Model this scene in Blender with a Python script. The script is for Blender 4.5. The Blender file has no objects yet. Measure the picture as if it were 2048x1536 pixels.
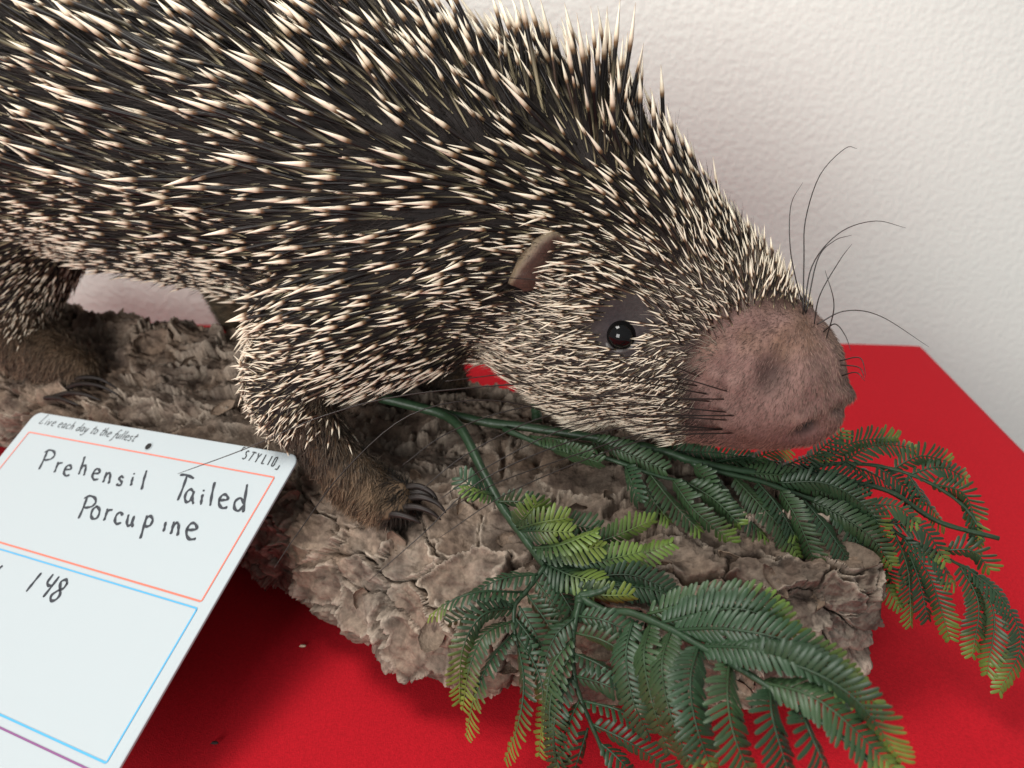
import bpy, bmesh, math, random
import numpy as np
from mathutils import Vector, Matrix
from mathutils.bvhtree import BVHTree

rng = np.random.default_rng(7)
random.seed(7)
S = bpy.context.scene
COL = S.collection

# ------------------------------------------------------------------ camera
F = 1607.0                       # focal length in photo pixels (2048 wide)
CAM = np.array([0.0, 0.0, 0.35])
PITCH = math.radians(30)
FW = np.array([0, math.cos(PITCH), -math.sin(PITCH)])
UP = np.array([0, math.sin(PITCH), math.cos(PITCH)])
RT = np.array([1.0, 0, 0])
cd = bpy.data.cameras.new('camera')
cam = bpy.data.objects.new('camera', cd)
COL.objects.link(cam)
cam.location = CAM
cam.rotation_euler = (math.pi / 2 - PITCH, 0, 0)
cd.sensor_width = 36
cd.lens = F / 2048 * 36
cd.clip_start = 0.01
cd.clip_end = 50
cd.dof.use_dof = True
cd.dof.focus_distance = 0.375
cd.dof.aperture_fstop = 9.5
S.camera = cam

# ------------------------------------------------------------------ light
w = bpy.data.worlds.new('World')
S.world = w
w.use_nodes = True
w.node_tree.nodes['Background'].inputs[0].default_value = (0.93, 0.96, 1.0, 1)
w.node_tree.nodes['Background'].inputs[1].default_value = 0.40


def area(name, loc, target, size, size_y, energy, col):
    l = bpy.data.lights.new(name, 'AREA')
    l.shape = 'RECTANGLE'
    l.size, l.size_y = size, size_y
    l.energy = energy
    l.color = col
    o = bpy.data.objects.new(name, l)
    COL.objects.link(o)
    o.location = loc
    d = Vector(target) - Vector(loc)
    o.rotation_euler = d.to_track_quat('-Z', 'Y').to_euler()
    return o


area('ceiling_lamp', (-0.50, 0.33, 1.35), (-0.05, 0.42, 0.1), 0.50, 0.42, 14.2, (1.0, 0.965, 0.91))
area('window_light', (-1.05, -1.5, 0.85), (0.1, 0.70, 0.25), 0.9, 0.9, 40, (1.0, 0.985, 0.955))
S.view_settings.view_transform = 'Standard'
S.view_settings.look = 'None'
S.view_settings.exposure = 0.0
S.view_settings.gamma = 1.0


# ------------------------------------------------------------------ helpers
def ray(px, py):
    return FW + (px - 1024) / F * RT - (py - 768) / F * UP


def pt(px, py, t):
    return CAM + ray(px, py) * t


def proj(P):
    d = P - CAM
    f = d @ FW
    return 1024 + F * (d @ RT) / f, 768 - F * (d @ UP) / f, f


def link(name, me, mat=None, parent=None):
    o = bpy.data.objects.new(name, me)
    COL.objects.link(o)
    if mat is not None and len(me.materials) == 0:
        me.materials.append(mat)
    if parent is not None:
        o.parent = parent
    return o


def tag(o, label=None, cat=None, group=None, kind=None):
    if label: o['label'] = label
    if cat: o['category'] = cat
    if group: o['group'] = group
    if kind: o['kind'] = kind
    return o


def empty(name, loc=(0, 0, 0)):
    o = bpy.data.objects.new(name, None)
    COL.objects.link(o)
    o.location = loc
    o.empty_display_size = 0.02
    return o


def keep(o, parent):
    """parent while keeping the geometry in world coordinates"""
    o.parent = parent
    o.matrix_parent_inverse = Matrix.Translation(-Vector(parent.location))
    return o


def mesh_np(name, V, Fq, col=None, smooth=True):
    """V (n,3), Fq (m,k) faces all with the same corner count, col (n,3) vertex colour"""
    me = bpy.data.meshes.new(name)
    V = np.asarray(V, np.float32)
    Fq = np.asarray(Fq, np.int32)
    k = Fq.shape[1]
    me.vertices.add(len(V))
    me.vertices.foreach_set('co', V.ravel())
    me.loops.add(Fq.size)
    me.loops.foreach_set('vertex_index', Fq.ravel())
    me.polygons.add(len(Fq))
    me.polygons.foreach_set('loop_start', np.arange(0, Fq.size, k, dtype=np.int32))
    me.polygons.foreach_set('use_smooth', np.full(len(Fq), smooth, dtype=bool))
    me.update(calc_edges=True)
    if col is not None:
        set_col(me, col)
    return me


def set_col(me, col):
    a = me.color_attributes.new('col', 'FLOAT_COLOR', 'POINT')
    c = np.ones((len(col), 4), np.float32)
    c[:, :3] = col
    a.data.foreach_set('color', c.ravel())


def norm(a):
    return a / np.maximum(np.linalg.norm(a, axis=-1, keepdims=True), 1e-12)


def hash3(ix, iy, iz, seed=0):
    h = (ix.astype(np.int64) * 374761393 + iy.astype(np.int64) * 668265263 + iz.astype(np.int64) * 2147483647 + seed * 974711) & 0xffffffff
    h = ((h ^ (h >> 13)) * 1274126177) & 0xffffffff
    h = ((h ^ (h >> 16)) * 2246822519) & 0xffffffff
    return ((h ^ (h >> 15)) & 0xffffff) / float(0xffffff)


def vnoise(P, seed=0):
    i = np.floor(P).astype(np.int64)
    f = P - i
    f = f * f * (3 - 2 * f)
    r = 0
    for dx in (0, 1):
        for dy in (0, 1):
            for dz in (0, 1):
                wgt = (f[:, 0] if dx else 1 - f[:, 0]) * (f[:, 1] if dy else 1 - f[:, 1]) * (f[:, 2] if dz else 1 - f[:, 2])
                r = r + wgt * hash3(i[:, 0] + dx, i[:, 1] + dy, i[:, 2] + dz, seed)
    return r * 2 - 1


def fbm(P, oct=4, seed=0):
    a, r, s = 1.0, 0, 0
    for o in range(oct):
        r = r + a * vnoise(P * (2.03 ** o), seed + o * 17)
        s += a
        a *= 0.5
    return r / s


def voro(x, y, seed=0):
    """F1, F2, cell id hash, offset from the cell point"""
    ix, iy = np.floor(x).astype(np.int64), np.floor(y).astype(np.int64)
    F1 = np.full(len(x), 9.0); F2 = np.full(len(x), 9.0)
    cid = np.zeros(len(x)); ox = np.zeros(len(x)); oy = np.zeros(len(x)); cid2 = np.zeros(len(x))
    z = np.zeros_like(ix)
    for dx in (-1, 0, 1):
        for dy in (-1, 0, 1):
            cx, cy = ix + dx, iy + dy
            qx = cx + hash3(cx, cy, z, seed); qy = cy + hash3(cx, cy, z + 1, seed)
            d = np.hypot(qx - x, qy - y)
            nearer = d < F1
            F2 = np.where(nearer, F1, np.minimum(F2, d))
            F1 = np.where(nearer, d, F1)
            h = hash3(cx, cy, z + 2, seed)
            cid = np.where(nearer, h, cid)
            cid2 = np.where(nearer, hash3(cx, cy, z + 3, seed), cid2)
            ox = np.where(nearer, x - qx, ox); oy = np.where(nearer, y - qy, oy)
    return F1, F2, cid, cid2, ox, oy


def catmull(pts, n):
    """smooth resample of a polyline (rows = points of any dimension)"""
    P = np.asarray(pts, float)
    if len(P) == 2:
        s = np.linspace(0, 1, n)[:, None]
        return P[0] * (1 - s) + P[1] * s
    Q = np.vstack([2 * P[0] - P[1], P, 2 * P[-1] - P[-2]])
    seg = len(P) - 1
    u = np.linspace(0, seg, n)
    k = np.minimum(u.astype(int), seg - 1)
    f = (u - k)[:, None]
    a, b, c, d = Q[k], Q[k + 1], Q[k + 2], Q[k + 3]
    return 0.5 * (2 * b + (c - a) * f + (2 * a - 5 * b + 4 * c - d) * f ** 2 + (3 * b - a - 3 * c + d) * f ** 3)


def tube(path, rad, sides=8, cap=True):
    """verts, quads of a tube along path (n,3) with radii (n)"""
    P = np.asarray(path, float)
    n = len(P)
    rad = np.broadcast_to(np.asarray(rad, float), (n,))
    T = norm(np.gradient(P, axis=0))
    ref = np.array([0.13, 0.21, 0.97])
    if abs(T[0] @ ref) > 0.9: ref = np.array([1.0, 0.1, 0.1])
    A = np.zeros_like(P)
    a = ref
    for i in range(n):
        a = a - T[i] * (a @ T[i]); a = a / np.linalg.norm(a); A[i] = a
    B = np.cross(T, A)
    ang = np.arange(sides) / sides * 2 * np.pi
    V = P[:, None] + rad[:, None, None] * (np.cos(ang)[None, :, None] * A[:, None] + np.sin(ang)[None, :, None] * B[:, None])
    V = V.reshape(-1, 3)
    q = []
    for i in range(n - 1):
        for j in range(sides):
            j2 = (j + 1) % sides
            q.append((i * sides + j, i * sides + j2, (i + 1) * sides + j2, (i + 1) * sides + j))
    if cap:
        for base, flip in ((0, 1), ((n - 1) * sides, 0)):
            V = np.vstack([V, P[0] if flip else P[-1]])
            c = len(V) - 1
            for j in range(0, sides, 1):
                j2 = (j + 1) % sides
                q.append((c, base + j2, base + j, c) if flip else (c, base + j, base + j2, c))
    return V, q


def mesh_from(name, V, faces, mat=None, parent=None, smooth=True, col=None):
    faces = [tuple(dict.fromkeys(f)) for f in faces]
    me = bpy.data.meshes.new(name)
    me.from_pydata([tuple(v) for v in V], [], faces)
    me.polygons.foreach_set('use_smooth', [smooth] * len(me.polygons))
    me.update()
    if col is not None: set_col(me, np.asarray(col, float))
    o = link(name, me, mat)
    if parent is not None: keep(o, parent)
    return o


# ------------------------------------------------------------------ materials
def mat(name, color=(0.5, 0.5, 0.5), rough=0.6, attr=False, spec=0.5, bump=None, noise=None, coat=0.0, sheen=0.0, sub=0.0):
    """bump=(scale, strength, distance[, detail]); noise=(scale, dark, light) multiplies the colour"""
    m = bpy.data.materials.new(name)
    m.use_nodes = True
    nt = m.node_tree
    b = nt.nodes['Principled BSDF']
    b.inputs['Roughness'].default_value = rough
    b.inputs['Specular IOR Level'].default_value = spec
    b.inputs['Coat Weight'].default_value = coat
    b.inputs['Sheen Weight'].default_value = sheen
    b.inputs['Sheen Roughness'].default_value = 0.5
    if sub:
        b.inputs['Subsurface Weight'].default_value = sub
        b.inputs['Subsurface Radius'].default_value = (0.004, 0.002, 0.001)
    tc = nt.nodes.new('ShaderNodeTexCoord')
    if attr:
        a = nt.nodes.new('ShaderNodeAttribute'); a.attribute_name = 'col'
        src = a.outputs['Color']
    else:
        r = nt.nodes.new('ShaderNodeRGB'); r.outputs[0].default_value = (*color, 1)
        src = r.outputs[0]
    if noise:
        n = nt.nodes.new('ShaderNodeTexNoise'); n.inputs['Scale'].default_value = noise[0]; n.inputs['Detail'].default_value = 6
        nt.links.new(tc.outputs['Object'], n.inputs['Vector'])
        mr = nt.nodes.new('ShaderNodeMapRange')
        mr.inputs[1].default_value = 0.3; mr.inputs[2].default_value = 0.7
        mr.inputs[3].default_value = noise[1]; mr.inputs[4].default_value = noise[2]
        nt.links.new(n.outputs[0], mr.inputs[0])
        mx = nt.nodes.new('ShaderNodeVectorMath'); mx.operation = 'SCALE'
        nt.links.new(src, mx.inputs[0]); nt.links.new(mr.outputs[0], mx.inputs['Scale'])
        src = mx.outputs[0]
    nt.links.new(src, b.inputs['Base Color'])
    if bump:
        n = nt.nodes.new('ShaderNodeTexNoise'); n.inputs['Scale'].default_value = bump[0]
        n.inputs['Detail'].default_value = bump[3] if len(bump) > 3 else 4
        nt.links.new(tc.outputs['Object'], n.inputs['Vector'])
        bp = nt.nodes.new('ShaderNodeBump'); bp.inputs['Strength'].default_value = bump[1]; bp.inputs['Distance'].default_value = bump[2]
        nt.links.new(n.outputs[0], bp.inputs['Height'])
        nt.links.new(bp.outputs[0], b.inputs['Normal'])
    return m


M_wall = mat('wall_paint', (0.895, 0.895, 0.835), 0.8, spec=0.2, bump=(150, 0.42, 0.004, 5), noise=(3, 0.98, 1.02))
M_cloth = mat('red_felt', (0.44, 0.008, 0.016), 0.95, spec=0.1, bump=(1500, 0.5, 0.0008, 6), noise=(700, 0.86, 1.12), sheen=0.03)
M_bark = mat('bark', rough=0.85, attr=True, spec=0.25, bump=(700, 0.5, 0.0015, 8), noise=(420, 0.72, 1.25))
M_skin = mat('hide', rough=0.75, attr=True, spec=0.25, bump=(900, 0.4, 0.0008, 4), noise=(500, 0.8, 1.2))
M_quill = mat('quill_keratin', rough=0.36, attr=True, spec=0.18)
M_fur = mat('fur', rough=0.6, attr=True, spec=0.3)
M_eye = mat('glass_eye', (0.004, 0.004, 0.004), 0.04, spec=0.30)
M_lid = mat('eyelid', (0.075, 0.066, 0.062), 0.45, noise=(600, 0.6, 1.3), bump=(900, 0.5, 0.0006))
M_claw = mat('claw_horn', (0.017, 0.012, 0.010), 0.5, spec=0.3, noise=(300, 0.6, 1.5))
M_whisk = mat('whisker_hair', (0.018, 0.013, 0.011), 0.35)
M_ear = mat('ear_skin', rough=0.7, attr=True, bump=(1200, 0.5, 0.0006), noise=(600, 0.8, 1.2), sub=0.1)
M_leaf = mat('plastic_leaf', rough=0.42, attr=True, spec=0.36, noise=(120, 0.85, 1.15))
M_stem = mat('plastic_stem', rough=0.45, attr=True, spec=0.4, noise=(200, 0.8, 1.15), bump=(500, 0.3, 0.0006))
M_board = mat('board_laminate', (0.46, 0.515, 0.535), 0.3, spec=0.4)
M_ink = mat('marker_ink', (0.035, 0.04, 0.05), 0.5)
M_ink2 = mat('printed_ink', (0.05, 0.055, 0.06), 0.5)
M_red = mat('red_print', (0.80, 0.20, 0.14), 0.4)
M_blue = mat('blue_print', (0.10, 0.42, 0.72), 0.4)
M_purple = mat('purple_print', (0.25, 0.10, 0.24), 0.4)
M_hole_shade = mat('hole_shade', (0.01, 0.01, 0.01), 0.7)

# ------------------------------------------------------------------ wall
me = mesh_np('wall', [(-3, 0.86, -0.8), (3, 0.86, -0.8), (3, 0.86, 2.4), (-3, 0.86, 2.4)], [(0, 1, 2, 3)], smooth=False)
o = link('wall', me, M_wall)
tag(o, 'off white wall with rough orange peel plaster behind the animal', None, kind='structure')

# ------------------------------------------------------------------ table cloth: top sheet with rounded fold and hanging sides
BR, BL = np.array([0.387, 0.680]), np.array([-1.0, 0.772])
FR, FL = np.array([0.398, -0.45]), np.array([-1.0, -0.45])
nu, nv = 220, 220
V = []; fq = []
for j in range(nv + 1):
    for i in range(nu + 1):
        u = i / nu; v = j / nv
        p = (FL * (1 - u) + FR * u) * (1 - v) + (BL * (1 - u) + BR * u) * v
        V.append((p[0], p[1], 0.0))
V = np.array(V)
fold = 1 - np.abs(fbm(np.c_[V[:, 0] * 7 + V[:, 1] * 3, V[:, 1] * 6 - V[:, 0] * 4, V[:, 2]], 2, 5)) * 5
V[:, 2] += 0.0010 * np.clip(fold, 0, 1) ** 2 - 0.0012
for j in range(nv):
    for i in range(nu):
        a = j * (nu + 1) + i
        fq.append((a, a + 1, a + nu + 2, a + nu + 1))
border = [j * (nu + 1) + nu for j in range(nv + 1)] + [nv * (nu + 1) + i for i in range(nu - 1, -1, -1)]
prev = border
Vl = [tuple(v) for v in V]
for k, (out, dz) in enumerate(((0.0025, -0.0008), (0.0045, -0.003), (0.0052, -0.007), (0.006, -0.08), (0.008, -0.3))):
    cur = []
    for n_, b_ in enumerate(border):
        p = V[b_]
        dx = 1.0 if n_ <= nv else 0.0
        dy = 1.0 if n_ >= nv else 0.0
        s = out / math.hypot(dx, dy)
        wob = 0.004 * math.sin(n_ * 0.55) * min(1, -dz / 0.1)
        Vl.append((p[0] + dx * (s + wob), p[1] + dy * (s + wob), p[2] + dz))
        cur.append(len(Vl) - 1)
    for n_ in range(len(border) - 1):
        fq.append((prev[n_], cur[n_], cur[n_ + 1], prev[n_ + 1]))
    prev = cur
o = link('tablecloth', mesh_np('tablecloth', Vl, fq), M_cloth)
tag(o, 'bright red felt cloth covering the table under the log', 'tablecloth')

# ------------------------------------------------------------------ log
AX = np.array([(-0.56, 0.625), (-0.42, 0.565), (-0.30, 0.515), (-0.16, 0.446), (-0.01, 0.379), (0.09, 0.338), (0.184, 0.322)])
LW = np.array([0.06, 0.058, 0.058, 0.074, 0.098, 0.082, 0.054])
LH = np.array([0.07, 0.072, 0.074, 0.083, 0.088, 0.090, 0.088])
NS, NP = 820, 480
axw = catmull(np.c_[AX, LW, LH], NS)
cx, cy, cw, ch = axw.T
tan = norm(np.gradient(axw[:, :2], axis=0))
perp = np.c_[-tan[:, 1], tan[:, 0]]           # away from the camera
slen = np.r_[0, np.cumsum(np.linalg.norm(np.diff(axw[:, :2], axis=0), axis=1))]
phi = np.linspace(-np.pi / 2, 1.5 * np.pi, NP, endpoint=False)
cph, sph = np.cos(phi), np.sin(phi)
ex = 0.72
yy = np.sign(cph) * np.abs(cph) ** ex
zz = np.sign(sph) * np.abs(sph) ** ex
# round the right end and close it
NE = 90
endf = np.linspace(0, 1, NE + 1)[1:]
shr = np.ones(NS); NR = 28
k = np.linspace(0, 1, NR); shr[-NR:] = 1 - 0.10 * k ** 2
rings = []
for i in range(NS):
    hh = ch[i] * shr[i]
    frontw = 1 + 0.10 * np.clip(-yy, 0, 1) * np.clip(0.6 - zz, 0, 1) * math.exp(-((cx[i] + 0.04) / 0.10) ** 2)
    x = cx[i] + perp[i, 0] * yy * cw[i] * shr[i] * frontw
    y = cy[i] + perp[i, 1] * yy * cw[i] * shr[i] * frontw
    z = ch[i] / 2 + zz * hh / 2
    z = z + 0.024 * np.clip((-0.05 - cx[i]) / 0.15, 0, 1) * np.clip(yy * 0.75 + 0.25, 0, 1) ** 1.5 * (zz + 1) / 2
    rings.append(np.c_[x, y, z])
for e in endf:
    r = 0.90 * (1 - e) ** 0.9
    x = cx[-1] + tan[-1, 0] * 0.004 * math.sin(e * 1.5) + perp[-1, 0] * yy * cw[-1] * r
    y = cy[-1] + tan[-1, 1] * 0.004 * math.sin(e * 1.5) + perp[-1, 1] * yy * cw[-1] * r
    rings.append(np.c_[x, y, ch[-1] / 2 + zz * ch[-1] / 2 * r])
R = np.array(rings)
NT = len(R)
# the slope of the undisplaced tube gives the normals
du = np.gradient(R, axis=0)
dv = (np.roll(R, -1, axis=1) - np.roll(R, 1, axis=1))
N = norm(np.cross(dv, du))
cen = R.mean(axis=1, keepdims=True)
N = np.where(((R - cen) * N).sum(-1, keepdims=True) < 0, -N, N)
N[NS:] = norm(np.array([tan[-1, 0], tan[-1, 1], 0.0]) * np.linspace(0.3, 1, NE)[:, None, None] + N[NS - 1][None] * np.linspace(0.7, 0, NE)[:, None, None])
acoord = np.r_[slen, slen[-1] + endf * 0.05][:, None].repeat(NP, 1).ravel()
per = np.linalg.norm(np.diff(np.vstack([R[NS // 2], R[NS // 2][:1]]), axis=0), axis=1)
bcoord = np.r_[0, np.cumsum(per)][:NP][None].repeat(NT, 0).ravel()
P = R.reshape(-1, 3)
wx = fbm(P * 30, 4, 1); wy = fbm(P * 30, 4, 2)
wx_ = fbm(P * 150, 3, 14); wy_ = fbm(P * 150, 3, 15)
a1 = (acoord + wx * 0.017 + wx_ * 0.0035) / 0.031; b1 = (bcoord + wy * 0.013 + wy_ * 0.003) / 0.0175
F1, F2, id1, id1b, ox, oy = voro(a1, b1, 3)
e1 = F2 - F1
ang = id1b * 6.28
tilt1 = ox * np.cos(ang) + oy * np.sin(ang)
plate = 0.0048 * (id1 - 0.5) + 0.0074 * tilt1
lip = 0.0022 * np.exp(-((e1 - 0.10) / 0.055) ** 2) * np.clip(fbm(P * 70, 2, 16) * 2 + 0.6, 0, 1.6)
groove = -0.0066 * np.exp(-(e1 / 0.05) ** 2)
wx2 = fbm(P * 110, 3, 8); wy2 = fbm(P * 110, 3, 9)
G1, G2, id2, id2b, ox2, oy2 = voro((acoord + wx2 * 0.007) / 0.0150, (bcoord + wy2 * 0.005) / 0.0090, 11)
e2 = G2 - G1
ang2 = id2b * 6.28
sm_ = np.clip(0.55 + 1.1 * fbm(P * 22, 2, 33), 0, 1)     # some plates stay smooth, others are scaly
small = 0.72 * sm_ * (0.0016 * (id2 - 0.5) + 0.0034 * (ox2 * np.cos(ang2) + oy2 * np.sin(ang2)) - 0.0014 * np.exp(-(e2 / 0.07) ** 2))
ridge = 1 - np.abs(fbm(np.c_[acoord * 95 + wx * 1.2, bcoord * 260 + wy * 2.0, id1 * 40], 4, 20)) * 2.4
big = 0.008 * fbm(P * 15, 3, 30)
lump = 0.0020 * fbm(P * 150, 4, 35)
fine = 0.0004 * fbm(P * 600, 3, 40)
disp = plate + lip + groove + small + lump + 0.0019 * ridge + big + fine
Ndisp = N.reshape(-1, 3)
endfade = np.ones((NT, NP)); endfade[NS - 60:NS] = np.linspace(1, 0.55, 60)[:, None]; endfade[NS:] = np.linspace(0.55, 0.45, NE)[:, None]
PD = P + Ndisp * (disp * endfade.ravel())[:, None]
PD[:, 2] = np.maximum(PD[:, 2], 0.0012)
tanc = np.array([0.265, 0.182, 0.126]); greyc = np.array([0.250, 0.208, 0.168]); darkc = np.array([0.055, 0.034, 0.026]); redc = np.array([0.17, 0.105, 0.078])
n1 = np.clip(0.5 + 0.9 * fbm(P * 30, 4, 50), 0, 1)[:, None]
n2 = np.clip(0.5 + 1.0 * fbm(P * 60, 4, 60), 0, 1)[:, None]
n3 = np.clip(0.30 + 1.7 * fbm(P * 140, 4, 70), 0, 1)[:, None]
colr = tanc * n1 + greyc * (1 - n1)
colr = colr * (1 - 0.45 * n2 * id1[:, None]) + redc * (0.45 * n2 * id1[:, None])
colr = colr * (1 - 0.7 * n3) + darkc * 0.7 * n3
colr = colr * (0.62 + 0.36 * id2[:, None])
pale = np.exp(-((e1 - 0.10) / 0.05) ** 2)[:, None] * np.clip(fbm(P * 70, 2, 16) * 2 + 0.6, 0, 1)[:, None]
colr = colr * (1 - 0.55 * pale) + np.array([0.54, 0.45, 0.36]) * 0.55 * pale
ii, jj = np.meshgrid(np.arange(NT - 1), np.arange(NP), indexing='ij')
j2 = (jj + 1) % NP
fq = np.stack([ii * NP + jj, ii * NP + j2, (ii + 1) * NP + j2, (ii + 1) * NP + jj], -1).reshape(-1, 4)
log = link('log', mesh_np('log', PD, fq, colr), M_bark)
tag(log, 'thick rough barked log lying on the red cloth under the porcupine', 'log')
bvh_log = BVHTree.FromPolygons([tuple(v) for v in PD[::1].tolist()], fq[:, :].tolist())


def hit(bvh, px, py):
    d = norm(ray(px, py))
    h = bvh.ray_cast(Vector(CAM), Vector(d))
    if h[0] is None: return None, None
    return np.array(h[0]), np.array(h[1])


# curled loose flakes of bark standing proud of the log
made = 0
tries = 0
while made < 46 and tries < 900:
    tries += 1
    px, py = random.uniform(540, 1770), random.uniform(930, 1390)
    if tries % 4 == 0: px, py = random.uniform(130, 700), random.uniform(650, 860)
    h, n = hit(bvh_log, px, py)
    if h is None or n @ norm(-ray(px, py)) < 0.45: continue
    n = norm(n + norm(-ray(px, py)) * 0.4)
    t1 = norm(np.cross(n, [0.2, 0.3, 1])); t2 = np.cross(n, t1)
    an = random.uniform(0, 6.28)
    t1, t2 = t1 * math.cos(an) + t2 * math.sin(an), t2 * math.cos(an) - t1 * math.sin(an)
    L = random.uniform(0.005, 0.0105); W = L * random.uniform(0.35, 0.7)
    nu_, nv_ = 5, 3
    top = []
    ed = [random.uniform(0.7, 1.1) for _ in range(2 * nu_ + 2)]
    for i in range(nu_ + 1):
        for j in range(nv_ + 1):
            u = i / nu_ * 2 - 1; v = j / nv_ * 2 - 1
            ww = W * math.sqrt(max(0.05, 1 - abs(u) ** 2.4)) * ed[i]
            lift = 0.0032 * (max(0, u + 0.1) ** 2) + 0.0024 * max(0, v) ** 2 + random.uniform(-.0003, .0003)
            top.append(h + t1 * u * L + t2 * v * ww + n * (lift - 0.0003))
    nn = len(top)
    Vf = top + [p - n * 0.0011 for p in top]
    fs = []
    idx = lambda i, j: i * (nv_ + 1) + j
    for i in range(nu_):
        for j in range(nv_):
            q = (idx(i, j), idx(i + 1, j), idx(i + 1, j + 1), idx(i, j + 1))
            fs.append(q); fs.append(tuple(x + nn for x in reversed(q)))
    ring = [idx(i, 0) for i in range(nu_ + 1)] + [idx(nu_, j) for j in range(1, nv_ + 1)] + [idx(i, nv_) for i in range(nu_ - 1, -1, -1)] + [idx(0, j) for j in range(nv_ - 1, 0, -1)]
    for a in range(len(ring)):
        b_ = ring[(a + 1) % len(ring)]
        fs.append((ring[a], b_, b_ + nn, ring[a] + nn))
    c = tanc * random.uniform(0.5, 0.85) * (1 - 0.4 * random.random()) + greyc * 0.25
    f = mesh_from('bark_flake', Vf, fs, M_bark, None, True, np.tile(c, (len(Vf), 1)))
    f.parent = log
    made += 1

# ------------------------------------------------------------------ porcupine body (one continuous skin)
porc = empty('porcupine', (-0.06, 0.42, 0.085))
tag(porc, 'stuffed porcupine with black and cream quills and a bulbous pinkish snout', 'porcupine')
chains = [
    # spine, tail side to neck and muzzle: x, y, z, r
    [(-0.47, 0.645, 0.235, 0.085), (-0.385, 0.60, 0.243, 0.100), (-0.309, 0.565, 0.246, 0.103), (-0.215, 0.52, 0.238, 0.096), (-0.125, 0.478, 0.232, 0.090),
     (-0.048, 0.435, 0.212, 0.080), (0.004, 0.412, 0.200, 0.067), (0.038, 0.394, 0.188, 0.0565), (0.070, 0.377, 0.177, 0.0495), (0.1027, 0.363, 0.1625, 0.0425),
     (0.1255, 0.353, 0.1535, 0.0395), (0.1415, 0.346, 0.1430, 0.0265)],
    # nape hump
    [(-0.03, 0.44, 0.238, 0.052), (0.012, 0.42, 0.231, 0.047), (0.048, 0.40, 0.213, 0.0470), (0.075, 0.383, 0.190, 0.0470), (0.099, 0.368, 0.174, 0.0425)],
    # cheek and chin
    [(0.055, 0.368, 0.165, 0.042), (0.088, 0.357, 0.152, 0.036), (0.118, 0.352, 0.140, 0.028)],
    [(0.030, 0.385, 0.175, 0.050), (0.045, 0.372, 0.160, 0.044)],
    # near front leg
    [(-0.045, 0.405, 0.187, 0.055), (-0.082, 0.390, 0.168, 0.043), (-0.114, 0.376, 0.146, 0.026), (-0.117, 0.366, 0.132, 0.0215), (-0.104, 0.356, 0.117, 0.0150),
     (-0.094, 0.349, 0.104, 0.0138), (-0.083, 0.343, 0.094, 0.0150), (-0.066, 0.335, 0.087, 0.0125), (-0.055, 0.331, 0.083, 0.0090)],
    # near front toes
    [(*pt(752, 980, .4190), .0085), (*pt(782, 980, .4150), .0062), (*pt(806, 982, .4115), .0050)],
    [(*pt(752, 990, .4175), .0085), (*pt(784, 996, .4130), .0062), (*pt(812, 1002, .4090), .0050)],
    [(*pt(745, 1000, .4160), .0085), (*pt(772, 1010, .4110), .0062), (*pt(798, 1017, .4070), .0050)],
    [(*pt(735, 1004, .4150), .0085), (*pt(752, 1018, .4090), .0060), (*pt(772, 1027, .4060), .0048)],
    # far front leg
    [(-0.04, 0.465, 0.18, 0.042), (-0.060, 0.47, 0.140, 0.026), (-0.064, 0.468, 0.112, 0.019), (-0.058, 0.462, 0.098, 0.017), (-0.040, 0.455, 0.090, 0.012)],
    # near hind leg
    [(-0.345, 0.555, 0.20, 0.070), (-0.352, 0.535, 0.150, 0.045), (-0.352, 0.518, 0.118, 0.030), (-0.346, 0.508, 0.095, 0.024), (-0.325, 0.500, 0.084, 0.020), (-0.300, 0.490, 0.078, 0.014)],
    # far hind leg
    [(-0.26, 0.60, 0.18, 0.045), (-0.228, 0.585, 0.125, 0.024), (-0.216, 0.574, 0.098, 0.019), (-0.208, 0.566, 0.085, 0.018)],
]
bm = bmesh.new()
for chn in chains:
    c = np.array(chn)
    n = int(max(6, np.linalg.norm(np.diff(c[:, :3], axis=0), axis=1).sum() / (c[:, 3].min() * 0.28)))
    for q in catmull(c, n):
        bmesh.ops.create_icosphere(bm, subdivisions=2, radius=max(q[3], 0.005), matrix=Matrix.Translation(q[:3]))
me = bpy.data.meshes.new('body_raw')
bm.to_mesh(me); bm.free()
raw = bpy.data.objects.new('body_raw', me)
COL.objects.link(raw)
md = raw.modifiers.new('r', 'REMESH'); md.mode = 'VOXEL'; md.voxel_size = 0.0022
sm = raw.modifiers.new('s', 'SMOOTH'); sm.factor = 0.5; sm.iterations = 14
dg = bpy.context.evaluated_depsgraph_get()
bme = bpy.data.meshes.new_from_object(raw.evaluated_get(dg))
bpy.data.objects.remove(raw)
nvb = len(bme.vertices)
BV = np.zeros(nvb * 3, np.float32); bme.vertices.foreach_get('co', BV); BV = BV.reshape(-1, 3).astype(float)
BN = np.zeros(nvb * 3, np.float32); bme.vertices.foreach_get('normal', BN); BN = BN.reshape(-1, 3).astype(float)


def gauss(d, s):
    return np.exp(-(d / s) ** 2)


bppx, bppy, _ = proj(BV)
facing = (norm(CAM - BV) * BN).sum(1)
fr = np.clip(facing * 3, 0, 1)


def ell(px, py, cx, cy, rx, ry, rot=0.0):
    c, s = math.cos(rot), math.sin(rot)
    x, y = px - cx, py - cy
    u, v = x * c + y * s, -x * s + y * c
    return np.sqrt((u / rx) ** 2 + (v / ry) ** 2)


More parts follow.
